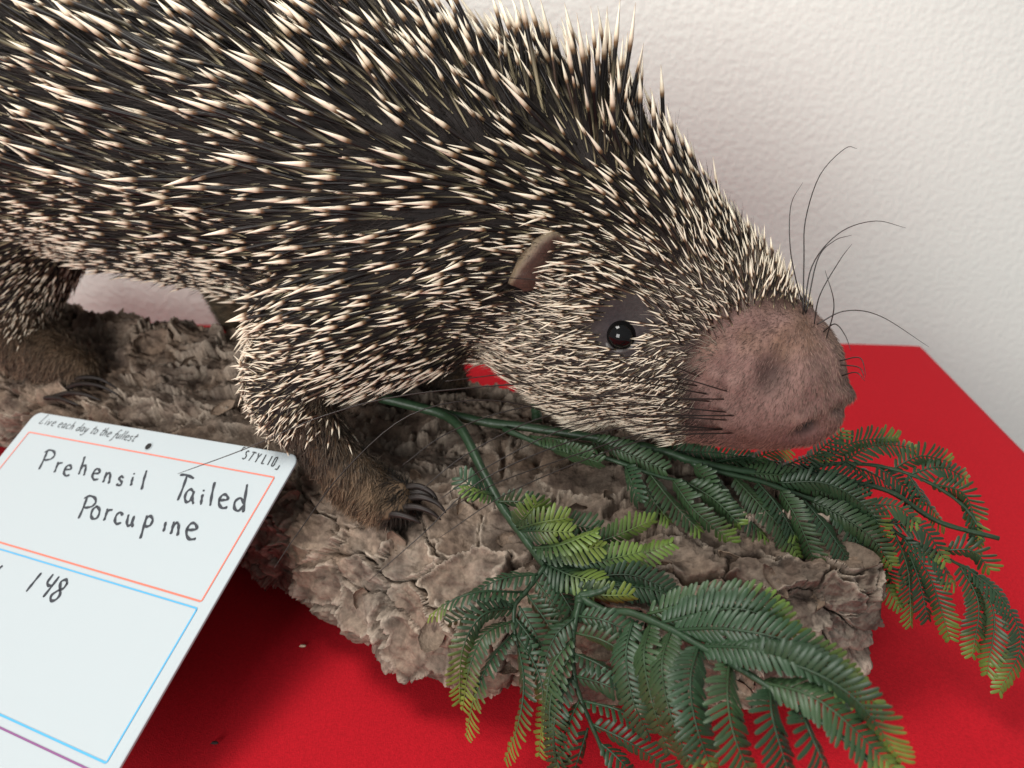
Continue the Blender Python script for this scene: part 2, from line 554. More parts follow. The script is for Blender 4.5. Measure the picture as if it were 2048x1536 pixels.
# folds of the snout: the pit, the nostril slit, the lip crease
MUZ = np.array([0.127, 0.352, 0.152])
dm = np.linalg.norm(BV - MUZ, axis=1)
muzw = np.clip((1.14 - ell(bppx, bppy, 1552, 758, 160, 152)) / 0.16 + 0.25 * vnoise(BV * 180, 9), 0, 1) * np.clip((0.075 - dm) / 0.01, 0, 1)
d = np.zeros(nvb)
d -= 0.0036 * gauss(ell(bppx, bppy, 1545, 745, 34, 46, 0.35), 1.0) * fr
d -= 0.0110 * gauss(ell(bppx, bppy, 1617, 858, 25, 11, -0.45), 1.0) * fr
d += 0.0018 * gauss(ell(bppx, bppy, 1600, 838, 34, 10, -0.45), 1.0) * fr
d -= 0.0035 * gauss(ell(bppx, bppy, 1683, 818, 22, 9, -0.5), 1.0)
d += 0.0030 * gauss(ell(bppx, bppy, 1690, 790, 20, 18, 0), 1.0)
d -= 0.0020 * gauss(ell(bppx, bppy, 1445, 800, 12, 70, 0.25), 1.0) * fr
d += 0.0018 * gauss(ell(bppx, bppy, 1437, 755, 18, 18), 1.0) * fr
d += 0.0016 * gauss(ell(bppx, bppy, 1465, 775, 14, 14), 1.0) * fr
d += 0.0012 * gauss(ell(bppx, bppy, 1430, 700, 18, 16), 1.0) * fr
d += muzw * 0.0012 * fbm(BV * 110, 3, 90)
wrk = 1 - np.abs(fbm(BV * np.array([150, 150, 90]), 3, 97)) * 3
d -= muzw * 0.0014 * np.clip(wrk, 0, 1) * np.clip((1520 - bppx) / 90, 0.15, 1)
d -= 0.0030 * gauss(ell(bppx, bppy, 1248, 655, 52, 52), 1.0) * fr
d -= 0.0070 * gauss(ell(bppx, bppy, 1058, 580, 30, 30), 1.0) * fr
BV = BV + BN * d[:, None]
bme.vertices.foreach_set('co', BV.astype(np.float32).ravel())
# hide colour, with shade painted into the nostrils and ear hollow
dark = np.array([0.016, 0.012, 0.011])
face = np.array([0.060, 0.042, 0.036])
pink = np.array([0.225, 0.135, 0.115])
legc = np.array([0.095, 0.060, 0.034])
bc = np.tile(dark, (nvb, 1))


def mixin(bc, c, wgt):
    return bc * (1 - wgt[:, None]) + np.asarray(c) * wgt[:, None]


facew = np.clip(1.25 - np.linalg.norm(BV - np.array([0.085, 0.365, 0.165]), axis=1) / 0.075, 0, 1)
bc = mixin(bc, face, facew)
bc = mixin(bc, pink, muzw)
bc = mixin(bc, (0.20, 0.115, 0.075), muzw * np.clip(fbm(BV * 60, 3, 91) * 1.6, 0, 0.8))
bc = mixin(bc, (0.13, 0.055, 0.05), muzw * np.clip((830 - 0 - (870 - bppy) * 0 - 830 + bppy - 840) / 60, 0, 0.7))


def segd(P, a, b):
    a, b = np.array(a), np.array(b)
    u = np.clip(((P - a) @ (b - a)) / ((b - a) @ (b - a)), 0, 1)[:, None]
    return np.linalg.norm(P - (a + u * (b - a)), axis=1)


LEGS = [((-0.104, 0.356, 0.117), (-0.085, 0.344, 0.096), 0.021), ((-0.085, 0.344, 0.096), (-0.055, 0.331, 0.083), 0.021),
        (tuple(pt(752, 985, .4190)), tuple(pt(808, 985, .4110)), 0.0105), (tuple(pt(745, 1000, .4160)), tuple(pt(800, 1015, .4070)), 0.0105), (tuple(pt(735, 1004, .4150)), tuple(pt(772, 1027, .4060)), 0.0100),
        ((-0.350, 0.51, 0.098), (-0.346, 0.505, 0.085), 0.030), ((-0.346, 0.508, 0.09), (-0.30, 0.49, 0.078), 0.026),
        ((-0.22, 0.58, 0.12), (-0.208, 0.566, 0.08), 0.027), ((-0.064, 0.468, 0.12), (-0.040, 0.455, 0.090), 0.026)]


def legw(P):
    r = np.zeros(len(P))
    for a, b, rr in LEGS:
        r = np.maximum(r, np.clip((rr - segd(P, a, b)) / 0.006 + 0.3, 0, 1))
    return r


lw_ = legw(BV)
bc = mixin(bc, legc, lw_)
bc = mixin(bc, (0.035, 0.028, 0.030), np.clip(1.6 - ell(bppx, bppy, 1250, 655, 50, 54, 0.3), 0, 1) * fr)
bc = mixin(bc, (0.045, 0.038, 0.036), np.clip(1.7 - ell(bppx, bppy, 1278, 615, 38, 34, 0.3), 0, 1) * fr * 0.8)
bc = mixin(bc, (0.055, 0.034, 0.030), np.clip(1.5 - ell(bppx, bppy, 1545, 748, 30, 44, 0.35), 0, 1) * fr * 0.8)
bc = mixin(bc, (0.006, 0.005, 0.005), np.clip(2.2 - 1.2 * ell(bppx, bppy, 1617, 859, 20, 9, -0.45), 0, 1) * fr)  # nostril slit and next notch blackened: recess shade put into the colour
bc = mixin(bc, (0.01, 0.007, 0.006), np.clip(1.6 - ell(bppx, bppy, 1684, 816, 16, 6, -0.5), 0, 1) * fr)
bc = mixin(bc, (0.008, 0.006, 0.006), np.clip(1.6 - ell(bppx, bppy, 1058, 580, 26, 26), 0, 1) * fr)  # ear hollow blackened: its inner shade painted on the skin
set_col(bme, bc)
bme.polygons.foreach_set('use_smooth', [True] * len(bme.polygons))
bme.update()
bme.name = 'body'
body = link('body', bme, M_skin)
keep(body, porc)
bme.calc_loop_triangles()
tri = np.zeros(len(bme.loop_triangles) * 3, np.int32); bme.loop_triangles.foreach_get('vertices', tri); tri = tri.reshape(-1, 3)
bvh_body = BVHTree.FromPolygons(BV.tolist(), tri.tolist())
BN2 = np.zeros(nvb * 3, np.float32); bme.vertices.foreach_get('normal', BN2); BN = BN2.reshape(-1, 3).astype(float)
TA = 0.5 * np.linalg.norm(np.cross(BV[tri[:, 1]] - BV[tri[:, 0]], BV[tri[:, 2]] - BV[tri[:, 0]]), axis=1)


def scatter(n):
    k = rng.choice(len(tri), n, p=TA / TA.sum())
    u, v = rng.random(n), rng.random(n)
    f = u + v > 1
    u[f], v[f] = 1 - u[f], 1 - v[f]
    wts = np.c_[1 - u - v, u, v][:, :, None]
    return (BV[tri[k]] * wts).sum(1), norm((BN[tri[k]] * wts).sum(1))


# comb field: px, py, image direction of the tip, length, radius, lift, spacing, cream share
CT = np.array([
    (0, 50, -0.8, -0.55, 0.0600, 0.00159, 0.20, 0.0120, 0.252), (300, 100, -0.8, -0.56, 0.0600, 0.00159, 0.22, 0.0115, 0.252), (600, 60, -0.65, -0.75, 0.0580, 0.00159, 0.26, 0.0110, 0.252),
    (800, 60, -0.5, -0.86, 0.0560, 0.00159, 0.34, 0.0105, 0.252), (950, 90, -0.28, -0.96, 0.0540, 0.00159, 0.50, 0.0100, 0.269), (1080, 200, -0.08, -1, 0.0540, 0.00159, 0.62, 0.0095, 0.277),
    (1220, 300, 0.05, -1, 0.0560, 0.00140, 1.00, 0.0075, 0.286), (1320, 320, -0.12, -1, 0.0420, 0.00134, 0.50, 0.0075, 0.286), (1400, 390, -0.42, -0.9, 0.0360, 0.00116, 0.26, 0.0062, 0.319),
    (1470, 460, -0.36, -0.93, 0.0220, 0.00080, 0.36, 0.0046, 0.399), (1550, 560, -0.12, -1, 0.0150, 0.00063, 0.60, 0.0034, 0.480), (1590, 605, 0.1, -1, 0.0100, 0.00051, 0.65, 0.0030, 0.500),
    (0, 300, -0.9, -0.45, 0.0550, 0.00146, 0.20, 0.0115, 0.252), (250, 300, -0.92, -0.38, 0.0560, 0.00153, 0.20, 0.0115, 0.252), (450, 250, -0.95, -0.28, 0.0560, 0.00153, 0.20, 0.0115, 0.252),
    (0, 450, -0.95, -0.12, 0.0400, 0.00122, 0.22, 0.0085, 0.269), (250, 450, -1, 0, 0.0450, 0.00134, 0.20, 0.0095, 0.269), (500, 400, -1, 0.05, 0.0500, 0.00146, 0.20, 0.0105, 0.260),
    (650, 300, -0.93, -0.35, 0.0550, 0.00153, 0.20, 0.0110, 0.252), (750, 180, -0.75, -0.65, 0.0560, 0.00159, 0.24, 0.0110, 0.252), (900, 250, -0.6, -0.8, 0.0520, 0.00159, 0.28, 0.0105, 0.260),
    (1010, 260, -0.6, -0.8, 0.0480, 0.00153, 0.34, 0.0098, 0.269), (800, 380, -0.98, 0.08, 0.0500, 0.00146, 0.20, 0.0105, 0.260), (700, 480, -0.96, 0.24, 0.0450, 0.00134, 0.20, 0.0095, 0.269),
    (600, 560, -0.97, 0.2, 0.0360, 0.00122, 0.20, 0.0080, 0.277), (850, 520, -0.93, 0.3, 0.0400, 0.00128, 0.20, 0.0080, 0.277), (950, 480, -0.88, 0.45, 0.0320, 0.00104, 0.20, 0.0062, 0.302),
    (1000, 380, -1, 0, 0.0440, 0.00134, 0.20, 0.0085, 0.286), (1100, 330, -0.95, -0.28, 0.0440, 0.00140, 0.22, 0.0085, 0.286), (1200, 400, -0.97, -0.18, 0.0360, 0.00122, 0.20, 0.0068, 0.319),
    (1300, 420, -0.85, -0.5, 0.0300, 0.00104, 0.22, 0.0056, 0.353), (1150, 460, -1, -0.04, 0.0260, 0.00092, 0.18, 0.0048, 0.418), (1200, 520, -1, -0.02, 0.0200, 0.00071, 0.18, 0.0038, 0.475),
    (1300, 530, -0.9, -0.4, 0.0190, 0.00069, 0.22, 0.0037, 0.475), (1400, 500, -0.6, -0.8, 0.0190, 0.00069, 0.26, 0.0038, 0.456), (1100, 620, -0.98, -0.1, 0.0125, 0.00051, 0.24, 0.0028, 0.580),
    (1150, 700, -0.98, 0.02, 0.0125, 0.00051, 0.24, 0.0028, 0.580), (1250, 780, -0.95, 0.2, 0.0120, 0.00049, 0.26, 0.0027, 0.580), (1350, 720, -0.85, 0.45, 0.0100, 0.00044, 0.32, 0.0025, 0.600),
    (1370, 620, -0.8, -0.35, 0.0110, 0.00046, 0.36, 0.0027, 0.580), (1440, 580, -0.7, -0.7, 0.0110, 0.00049, 0.42, 0.0028, 0.550), (1000, 720, -1, 0.08, 0.0160, 0.00063, 0.22, 0.0036, 0.520),
    (1150, 830, -0.92, 0.35, 0.0140, 0.00051, 0.30, 0.0028, 0.580), (900, 650, -0.97, 0.15, 0.0260, 0.00090, 0.20, 0.0054, 0.399), (760, 650, -0.95, 0.25, 0.0300, 0.00110, 0.20, 0.0066, 0.319),
    (800, 720, -0.85, 0.5, 0.0240, 0.00086, 0.22, 0.0055, 0.399), (650, 720, -0.88, 0.4, 0.0200, 0.00076, 0.24, 0.0046, 0.418), (700, 790, -0.75, 0.65, 0.0200, 0.00071, 0.24, 0.0046, 0.418),
    (520, 720, -1, -0.05, 0.0140, 0.00061, 0.30, 0.0036, 0.480), (500, 780, -0.9, 0.4, 0.0130, 0.00059, 0.32, 0.0036, 0.480), (580, 820, -0.5, 0.85, 0.0140, 0.00055, 0.30, 0.0036, 0.440),
    (640, 900, -0.3, 0.95, 0.0100, 0.00039, 0.30, 0.0034, 0.250), (300, 590, -0.97, 0.2, 0.0220, 0.00086, 0.24, 0.0054, 0.361), (150, 540, -0.95, 0.25, 0.0200, 0.00076, 0.26, 0.0050, 0.361),
    (430, 610, -0.98, 0.16, 0.0220, 0.00086, 0.24, 0.0052, 0.380), (60, 520, -0.8, 0.5, 0.0180, 0.00067, 0.26, 0.0044, 0.361), (60, 620, -0.5, 0.85, 0.0140, 0.00051, 0.28, 0.0036, 0.360),
    (60, 720, -0.2, 1, 0.0100, 0.00037, 0.28, 0.0034, 0.250)])


facec = (CT[:, 3] < 0.0006) & (CT[:, 0] > 930)
CT[:, 3] = np.where(CT[:, 3] > 0.0007, CT[:, 3] * 0.74, np.where(facec, CT[:, 3] * 1.14, CT[:, 3]))
CT[:, 2] *= np.where(facec, 1.15, 1)
CT[:, 6] *= np.where(facec, 1.18, 1)
CT[:, 5] *= np.where(CT[:, 3] > 0.00062, 0.80, np.where(CT[:, 0] > 930, 0.78, 0.88))


def comb(P):
    x, y, _ = proj(P)
    D = (x[:, None] - CT[None, :, 0]) ** 2 + (y[:, None] - CT[None, :, 1]) ** 2
    W = 1 / (D + 25 ** 2) ** 1.7
    W /= W.sum(1, keepdims=True)
    return W @ CT[:, 2:]


def thin(P, sp):
    """greedy dart throwing with a spacing of its own per point"""
    cell = 0.006
    grid = {}
    keepi = []
    for i in range(len(P)):
        p = P[i]; s = sp[i]
        k = (int(math.floor(p[0] / cell)), int(math.floor(p[1] / cell)), int(math.floor(p[2] / cell)))
        r = int(math.ceil(s / cell))
        ok = True
        for a in range(k[0] - r, k[0] + r + 1):
            for b in range(k[1] - r, k[1] + r + 1):
                for c in range(k[2] - r, k[2] + r + 1):
                    for q in grid.get((a, b, c), ()):
                        if (q[0] - p[0]) ** 2 + (q[1] - p[1]) ** 2 + (q[2] - p[2]) ** 2 < s * s:
                            ok = False; break
                    if not ok: break
                if not ok: break
            if not ok: break
        if ok:
            grid.setdefault(k, []).append(p); keepi.append(i)
    return np.array(keepi)


def quill_zone(P, Nn):
    """where quills grow: not on the snout, the feet, round the eye or in the ear"""
    x, y, _ = proj(P)
    m = np.linalg.norm(P - MUZ, axis=1)
    lim = 0.0505 + 0.002 * vnoise(P * 300, 3)
    ok = (ell(x, y, 1552, 758, 156, 150) > 1 + 0.10 * vnoise(P * 300, 3) + rng.normal(0, 0.05, len(P))) | (m > 0.075)
    ok &= ~((m < 0.062) & (y > 690) & (x > 1375 + 14 * vnoise(P * 260, 4)))
    vis = (norm(CAM - P) * Nn).sum(1)
    ok &= vis > -0.45
    f = vis > 0.05
    ok &= ~(f & (ell(x, y, 1251, 662, 50, 46, 0.2) < 1 + 0.30 * vnoise(P * 300, 6)))
    ok &= ~(f & (ell(x, y, 1278, 622, 28, 32, 0.2) < 1 + 0.35 * vnoise(P * 300, 6)))
    ok &= ~(f & (ell(x, y, 1096, 540, 62, 24, -0.75) < 1))
    ok &= ~(f & (ell(x, y, 1056, 582, 26, 34) < 1))
    ok &= (legw(P) < 0.98) | ((x > 520) & (x < 760) & (y > 800) & (y < 862) & (rng.random(len(P)) < 0.4))
    ok &= ~((x > 540) & (x < 920) & (y > 905) & (y < 1080) & (P[:, 2] < 0.125))
    ok &= ~((x > 1600) & (y > 622))
    return ok


def quill_dir(P, Nn, C):
    n = len(P)
    D2 = C[:, 0:2] / np.linalg.norm(C[:, 0:2], axis=1, keepdims=True)
    short = np.clip((0.024 - C[:, 2]) / 0.012, 0, 1)
    ja = rng.normal(0, 1, n) * (0.10 + 0.16 * short) + (0.12 + 0.25 * short) * vnoise(P * 60, 5)
    c, s = np.cos(ja), np.sin(ja)
    D2 = np.c_[D2[:, 0] * c - D2[:, 1] * s, D2[:, 0] * s + D2[:, 1] * c]
    D3 = D2[:, :1] * RT - D2[:, 1:2] * UP
    T = norm(D3 - Nn * (D3 * Nn).sum(1, keepdims=True))
    lift = C[:, 4] * rng.uniform(0.7, 1.35, n) + rng.normal(0, 0.03, n)
    B_ = np.cross(Nn, T)
    odd = np.where(rng.random(n) < 0.05, rng.normal(0, 0.22, n), 0)
    return norm(T + Nn * (lift + np.abs(odd) * 0.3)[:, None] + B_ * odd[:, None])


TS = np.array([0.0, 0.12, 0.30, 0.50, 0.0, 0.0, 0.0, 0.0, 0.0, 1.0])
CREAM = np.array([0.88, 0.79, 0.63]); TAN = np.array([0.40, 0.22, 0.10]); BLACK = np.array([0.009, 0.007, 0.0065]); BASE = np.array([0.50, 0.42, 0.26])


def quill_rings(cf, bf=None):
    """ring positions, relative radii and colour keys for a cream share cf (array n)"""
    n = len(cf)
    b = 1 - cf
    pb = 0 * b if bf is None else b * 0.36 * bf
    t = np.stack([0 * b, 0.10 + 0 * b, b * 0.24 + pb, b * 0.52 + pb * 0.8, b - 0.07, b - 0.02, b + 0.035, b + cf * 0.40, b + cf * 0.75, 1 + 0 * b], 1)
    r = np.stack([0.35 + 0 * b, 0.55 + 0 * b, 0.80 + 0 * b, 0.95 + 0 * b, 0.97 + 0 * b, 1.05 + 0 * b, 1.08 + 0 * b, 0.74 + 0 * b, 0.36 + 0 * b, 0.03 + 0 * b], 1)
    return t, r


def quill_cols(n, tint, kind):
    c = np.zeros((n, 10, 3))
    base = BASE * (0.75 + 0.4 * tint[:, None])
    blk = BLACK * (0.6 + 1.2 * tint[:, None])
    brown = np.array([0.060, 0.036, 0.025])
    cr = CREAM * (0.82 + 0.22 * tint[:, None]) * np.array([1, 1, 1])
    dk = np.where(kind[:, None] > 0.5, brown * (0.6 + 0.9 * tint[:, None]), blk)   # thin face quills have brown shafts
    c[:, 0] = base; c[:, 1] = base * 0.95; c[:, 2] = 0.25 * base + 0.75 * dk; c[:, 3] = dk; c[:, 4] = dk; c[:, 5] = 0.65 * dk + 0.35 * TAN
    c[:, 6] = 0.62 * cr + 0.38 * TAN; c[:, 7] = cr; c[:, 8] = cr; c[:, 9] = cr * np.array([0.62, 0.55, 0.48])
    return c


def quill_mesh(name, P, D, Nn, L, Rr, cf, tint, kind, sides=6, bf=None):
    n = len(P)
    t, r = quill_rings(cf, bf)
    nr = t.shape[1]
    bendv = norm(np.cross(D, rng.normal(0, 1, (n, 3)))) * 0.05 + Nn * rng.uniform(-0.16, 0.02, (n, 1))
    cenl = P[:, None] + D[:, None] * (L[:, None] * t)[..., None] + bendv[:, None] * (L[:, None] * t ** 2)[..., None]
    A = norm(np.cross(D, np.array([0.31, 0.2, 0.93]))); B = np.cross(D, A)
    an = np.arange(sides) / sides * 2 * np.pi
    off = np.cos(an)[None, :, None] * A[:, None] + np.sin(an)[None, :, None] * B[:, None]
    V = cenl[:, :, None] + (Rr[:, None] * r)[..., None, None] * off[:, None]
    C = np.repeat(quill_cols(n, tint, kind)[:, :, None], sides, 2)
    base = (np.arange(n) * nr * sides)[:, None, None]
    i = np.arange(nr - 1)[None, :, None]; j = np.arange(sides)[None, None, :]
    j2 = (j + 1) % sides
    fq = np.stack([base + i * sides + j, base + i * sides + j2, base + (i + 1) * sides + j2, base + (i + 1) * sides + j], -1).reshape(-1, 4)
    return mesh_np(name, V.reshape(-1, 3), fq, C.reshape(-1, 3))


P0, N0 = scatter(150000)
ok = quill_zone(P0, N0)
x_, y_, _ = proj(P0)
ok &= (x_ > -350) & (x_ < 2100) & (y_ > -500)
P0, N0 = P0[ok], N0[ok]
C0 = comb(P0)
patch = 1 + 0.55 * fbm(P0 * 26, 2, 123) * (C0[:, 2] > 0.03)
ki = thin(P0, C0[:, 5] * patch)
P1, N1, C1 = P0[ki], N0[ki], C0[ki]
n1_ = len(P1)
D1 = quill_dir(P1, N1, C1)
L1 = C1[:, 2] * rng.uniform(0.80, 1.18, n1_)
R1 = C1[:, 3] * rng.uniform(0.85, 1.15, n1_)
K1 = ((C1[:, 2] < 0.0215) | (rng.random(n1_) < 0.06)).astype(float)
CF1 = C1[:, 6] * rng.uniform(0.82, 1.15, n1_)
T1 = rng.random(n1_)
# underlayer: shorter and thinner quills that fill in between, mostly dark
rest = np.setdiff1d(np.arange(len(P0)), ki)
P0b, N0b, C0b = P0[rest], N0[rest], C0[rest]
big_ = C0b[:, 2] > 0.009
P0b, N0b, C0b = P0b[big_], N0b[big_], C0b[big_]
kb = thin(P0b, C0b[:, 5] * 0.66)
P2, N2, C2 = P0b[kb], N0b[kb], C0b[kb]
n2_ = len(P2)
D2_ = quill_dir(P2, N2, C2)
L2 = C2[:, 2] * rng.uniform(0.50, 0.92, n2_)
R2 = C2[:, 3] * rng.uniform(0.55, 0.82, n2_)
CF2 = C2[:, 6] * np.where(C2[:, 2] < 0.02, rng.uniform(0.9, 1.2, n2_), rng.uniform(0.7, 1.15, n2_))
CF2 = np.minimum(CF2, 0.8)
T2 = rng.random(n2_) * np.where(C2[:, 2] < 0.02, 0.9, 0.6)
K2 = (rng.random(n2_) < 0.12).astype(float)
# the 300 that show largest become quills of their own
qx, qy, _ = proj(P1 + D1 * L1[:, None])
vis1 = (norm(CAM - P1) * N1).sum(1)
score = L1 * R1 * np.where((qx > 10) & (qx < 2040) & (qy > 5) & (vis1 > 0.0), 1, 0) * rng.uniform(0.8, 1.2, n1_)
top = np.argsort(-score)[:300]
PB1 = ((rng.random(n1_) < 0.10) & (C1[:, 2] > 0.03)).astype(float)
PB2 = ((rng.random(n2_) < 0.14) & (C2[:, 2] > 0.03)).astype(float)
isp = np.zeros(n1_, bool); isp[top] = True
protos = []
for k in range(12):
    tint = np.array([(k + 0.5) / 12]); cf = np.array([0.30 + 0.004 * (k % 6)])
    pm = quill_mesh('quill', np.zeros((1, 3)), np.array([[0, 0, 1.0]]), np.array([[1.0, 0, 0]]), np.array([1.0]), np.array([1.0]), cf, tint, np.array([0.0]), 8)
    # radius is in units of the length here: squash to a unit radius kept apart from the length
    co = np.zeros(len(pm.vertices) * 3, np.float32); pm.vertices.foreach_get('co', co); co = co.reshape(-1, 3)
    pm.materials.append(M_quill)
    protos.append(pm)
for c_, i in enumerate(top):
    z = Vector(D1[i]); nrm = Vector(N1[i])
    x = (nrm - z * nrm.dot(z)).normalized(); y = z.cross(x)
    # the unit quill bends by up to 0.2 along its x axis: the bend scales with the radius axes, so keep it mild
    rr = R1[i]; LL = L1[i]
    m = Matrix.Identity(4)
    for a in range(3):
        m[a][0] = x[a] * rr; m[a][1] = y[a] * rr; m[a][2] = z[a] * LL; m[a][3] = P1[i][a]
    q = bpy.data.objects.new('quill', protos[c_ % 12]); COL.objects.link(q)
    q.parent = porc
    q.matrix_parent_inverse = Matrix.Translation(-Vector(porc.location))
    q.matrix_basis = m
rm = ~isp
Pm = np.vstack([P1[rm], P2]); Dm = np.vstack([D1[rm], D2_]); Nm = np.vstack([N1[rm], N2])
qm = quill_mesh('quills', Pm, Dm, Nm, np.r_[L1[rm], L2], np.r_[R1[rm], R2], np.r_[CF1[rm], CF2], np.r_[T1[rm], T2], np.r_[K1[rm], K2], 5, np.r_[PB1[rm], PB2])
qo = link('quills', qm, M_quill); keep(qo, porc); qo['kind'] = 'stuff'
print('quills', n1_, n2_)


# ------------------------------------------------------------------ short fur on snout, legs and in the face
def fur_mesh(name, P, D, L, Rr, col, bend):
    n = len(P)
    t = np.array([0, 0.5, 1.0]); r = np.array([1, 0.75, 0.08])
    cen = P[:, None] + D[:, None] * (L[:, None] * t)[..., None] + bend[:, None] * (L[:, None] * t ** 2)[..., None]
    A = norm(np.cross(D, np.array([0.31, 0.2, 0.93]))); B = np.cross(D, A)
    an = np.arange(3) / 3 * 2 * np.pi
    off = np.cos(an)[None, :, None] * A[:, None] + np.sin(an)[None, :, None] * B[:, None]
    V = cen[:, :, None] + (Rr[:, None] * r)[..., None, None] * off[:, None]
    C = np.repeat(np.repeat(col[:, None], 3, 1)[:, :, None], 3, 2) * np.array([0.75, 1.0, 1.15])[None, :, None, None]
    base = (np.arange(n) * 9)[:, None, None]
    i = np.arange(2)[None, :, None]; j = np.arange(3)[None, None, :]; j2 = (j + 1) % 3
    fq = np.stack([base + i * 3 + j, base + i * 3 + j2, base + (i + 1) * 3 + j2, base + (i + 1) * 3 + j], -1).reshape(-1, 4)
    return mesh_np(name, V.reshape(-1, 3), fq, C.reshape(-1, 3))


Pf, Nf = scatter(420000)
vis = (norm(CAM - Pf) * Nf).sum(1)
fx, fy, _ = proj(Pf)
m = (np.linalg.norm(Pf - MUZ, axis=1) < 0.07) & (vis > -0.4) & ((ell(fx, fy, 1552, 758, 168, 158) < 1) | ((fy > 690) & (fx > 1365)))
m &= ell(fx, fy, 1617, 859, 20, 9, -0.45) > 1
Pz, Nz = Pf[m], Nf[m]
zx, zy, _ = proj(Pz)
# the snout hair fans out from the top of the nose, down and back
Dz = np.c_[-(zx - 1600) * 0 - 0.35 - (1560 - zx) / 300, 0.55 + (zy - 760) / 260]
Dz3 = norm(Dz[:, :1] * RT - Dz[:, 1:] * UP)
wob = rng.normal(0, 0.25, (len(Pz), 3))
Tz = norm(Dz3 + wob - Nz * ((Dz3 + wob) * Nz).sum(1, keepdims=True))
Dz3 = norm(Tz + Nz * rng.uniform(0.25, 0.6, (len(Pz), 1)))
mixr = rng.random((len(Pz), 1))
cz = np.array([0.255, 0.165, 0.138]) * (0.35 + 1.1 * mixr ** 1.3)
tanm = np.clip((zx - 1530) / 140, 0, 1)[:, None]
cz = cz * (1 - 0.5 * tanm) + 0.5 * tanm * np.array([0.30, 0.205, 0.145]) * (0.35 + 1.1 * mixr ** 1.3)
cz = cz * (0.82 + 0.36 * np.clip(0.5 + fbm(Pz * 90, 3, 93), 0, 1))[:, None]
lowm = np.clip((zy - 820) / 80, 0, 1)[:, None]
cz = cz * (1 - lowm) + np.array([0.24, 0.10, 0.075]) * lowm * (0.5 + mixr)
fz = link('snout_fur', fur_mesh('snout_fur', Pz, Dz3, rng.uniform(0.0016, 0.0034, len(Pz)), np.full(len(Pz), 0.00010), cz, np.tile([0, 0, -0.1], (len(Pz), 1))), M_fur)
keep(fz, porc); fz['kind'] = 'stuff'
lwf = legw(Pf)
m = (lwf > 0.3) & (vis > -0.5)
Pl, Nl = Pf[m], Nf[m]
Cl = comb(Pl)
Dl = quill_dir(Pl, Nl, np.c_[Cl[:, :2], Cl[:, 2:4], np.full(len(Pl), 0.5), Cl[:, 5:]])
Dl = norm(Dl + rng.normal(0, 0.18, Dl.shape) + np.array([0.25, 0, -0.35]) * (Pl[:, :1] > -0.15))
clump = vnoise(Pl * 260, 77)[:, None]
cl = np.array([0.120, 0.088, 0.062]) * (0.12 + 1.15 * rng.random((len(Pl), 1)) ** 1.5) * (1 + 0.5 * clump)
Dl = norm(Dl + 0.35 * np.stack([vnoise(Pl * 200, 78), vnoise(Pl * 200, 79), vnoise(Pl * 200, 80)], 1))
lx, ly, _ = proj(Pl)
och = ((lx < 530) & (lx > 400))[:, None]
tan_ = np.clip((ly - 930) / 50, 0, 1)[:, None] * ((lx > 560) & (lx < 900))[:, None]
toe_ = np.clip((lx - 752) / 30, 0, 1)[:, None] * ((ly > 940) & (lx < 900))[:, None]
cl = cl * (1 - 0.72 * toe_)
cl = cl * (1 + (1 - toe_) * tan_ * np.array([1.1, 0.9, 0.65]))
cl = cl * np.where((lx < 260)[:, None], np.array([1.7, 1.6, 1.5]), 1.0)
cl = np.where(och, cl * np.array([1.25, 1.25, 1.1]), cl)
fl = link('leg_fur', fur_mesh('leg_fur', Pl, Dl, rng.uniform(0.004, 0.0085, len(Pl)), np.full(len(Pl), 0.00019), cl, np.tile([0.05, 0, -0.15], (len(Pl), 1))), M_fur)
keep(fl, porc); fl['kind'] = 'stuff'
# dark down between the quills
m = (vis > -0.3) & (lwf < 0.3) & (np.linalg.norm(Pf - MUZ, axis=1) > 0.05) & (rng.random(len(Pf)) < np.where((fx > 960) & (fy > 430), 0.30, 0.09)) & (ell(fx, fy, 1250, 650, 62, 66, 0.2) > 1) & (fx > -200) & (fy > -300)
Pd, Nd = Pf[m], Nf[m]
Cd = comb(Pd)
Dd = norm(quill_dir(Pd, Nd, Cd) + rng.normal(0, 0.15, (len(Pd), 3)) + Nd * 0.15)
cdn = np.array([0.022, 0.016, 0.013]) * (0.4 + 1.1 * rng.random((len(Pd), 1)))
facem = (Cd[:, 2] < 0.0175)[:, None] & (rng.random((len(Pd), 1)) < 0.75)
cdn = np.where(facem, np.array([0.42, 0.36, 0.28]) * (0.25 + 1.0 * rng.random((len(Pd), 1))), cdn)
fd = link('down', fur_mesh('down', Pd, Dd, Cd[:, 2] * rng.uniform(0.35, 0.75, len(Pd)), np.full(len(Pd), 0.00016), cdn, np.tile([0, 0, -0.05], (len(Pd), 1))), M_fur)
keep(fd, porc); fd['kind'] = 'stuff'
print('fur', len(Pz), len(Pl), len(Pd))

# ------------------------------------------------------------------ eye with its lid
h, n = hit(bvh_body, 1242, 670)
ec = h + ray(1242, 670) * 0.0030
er = 0.0077
bm = bmesh.new()
bmesh.ops.create_uvsphere(bm, u_segments=40, v_segments=24, radius=er)
me = bpy.data.meshes.new('eye'); bm.to_mesh(me); bm.free()
me.polygons.foreach_set('use_smooth', [True] * len(me.polygons))
eye = link('eye', me, M_eye); eye.location = ec
keep(eye, porc)
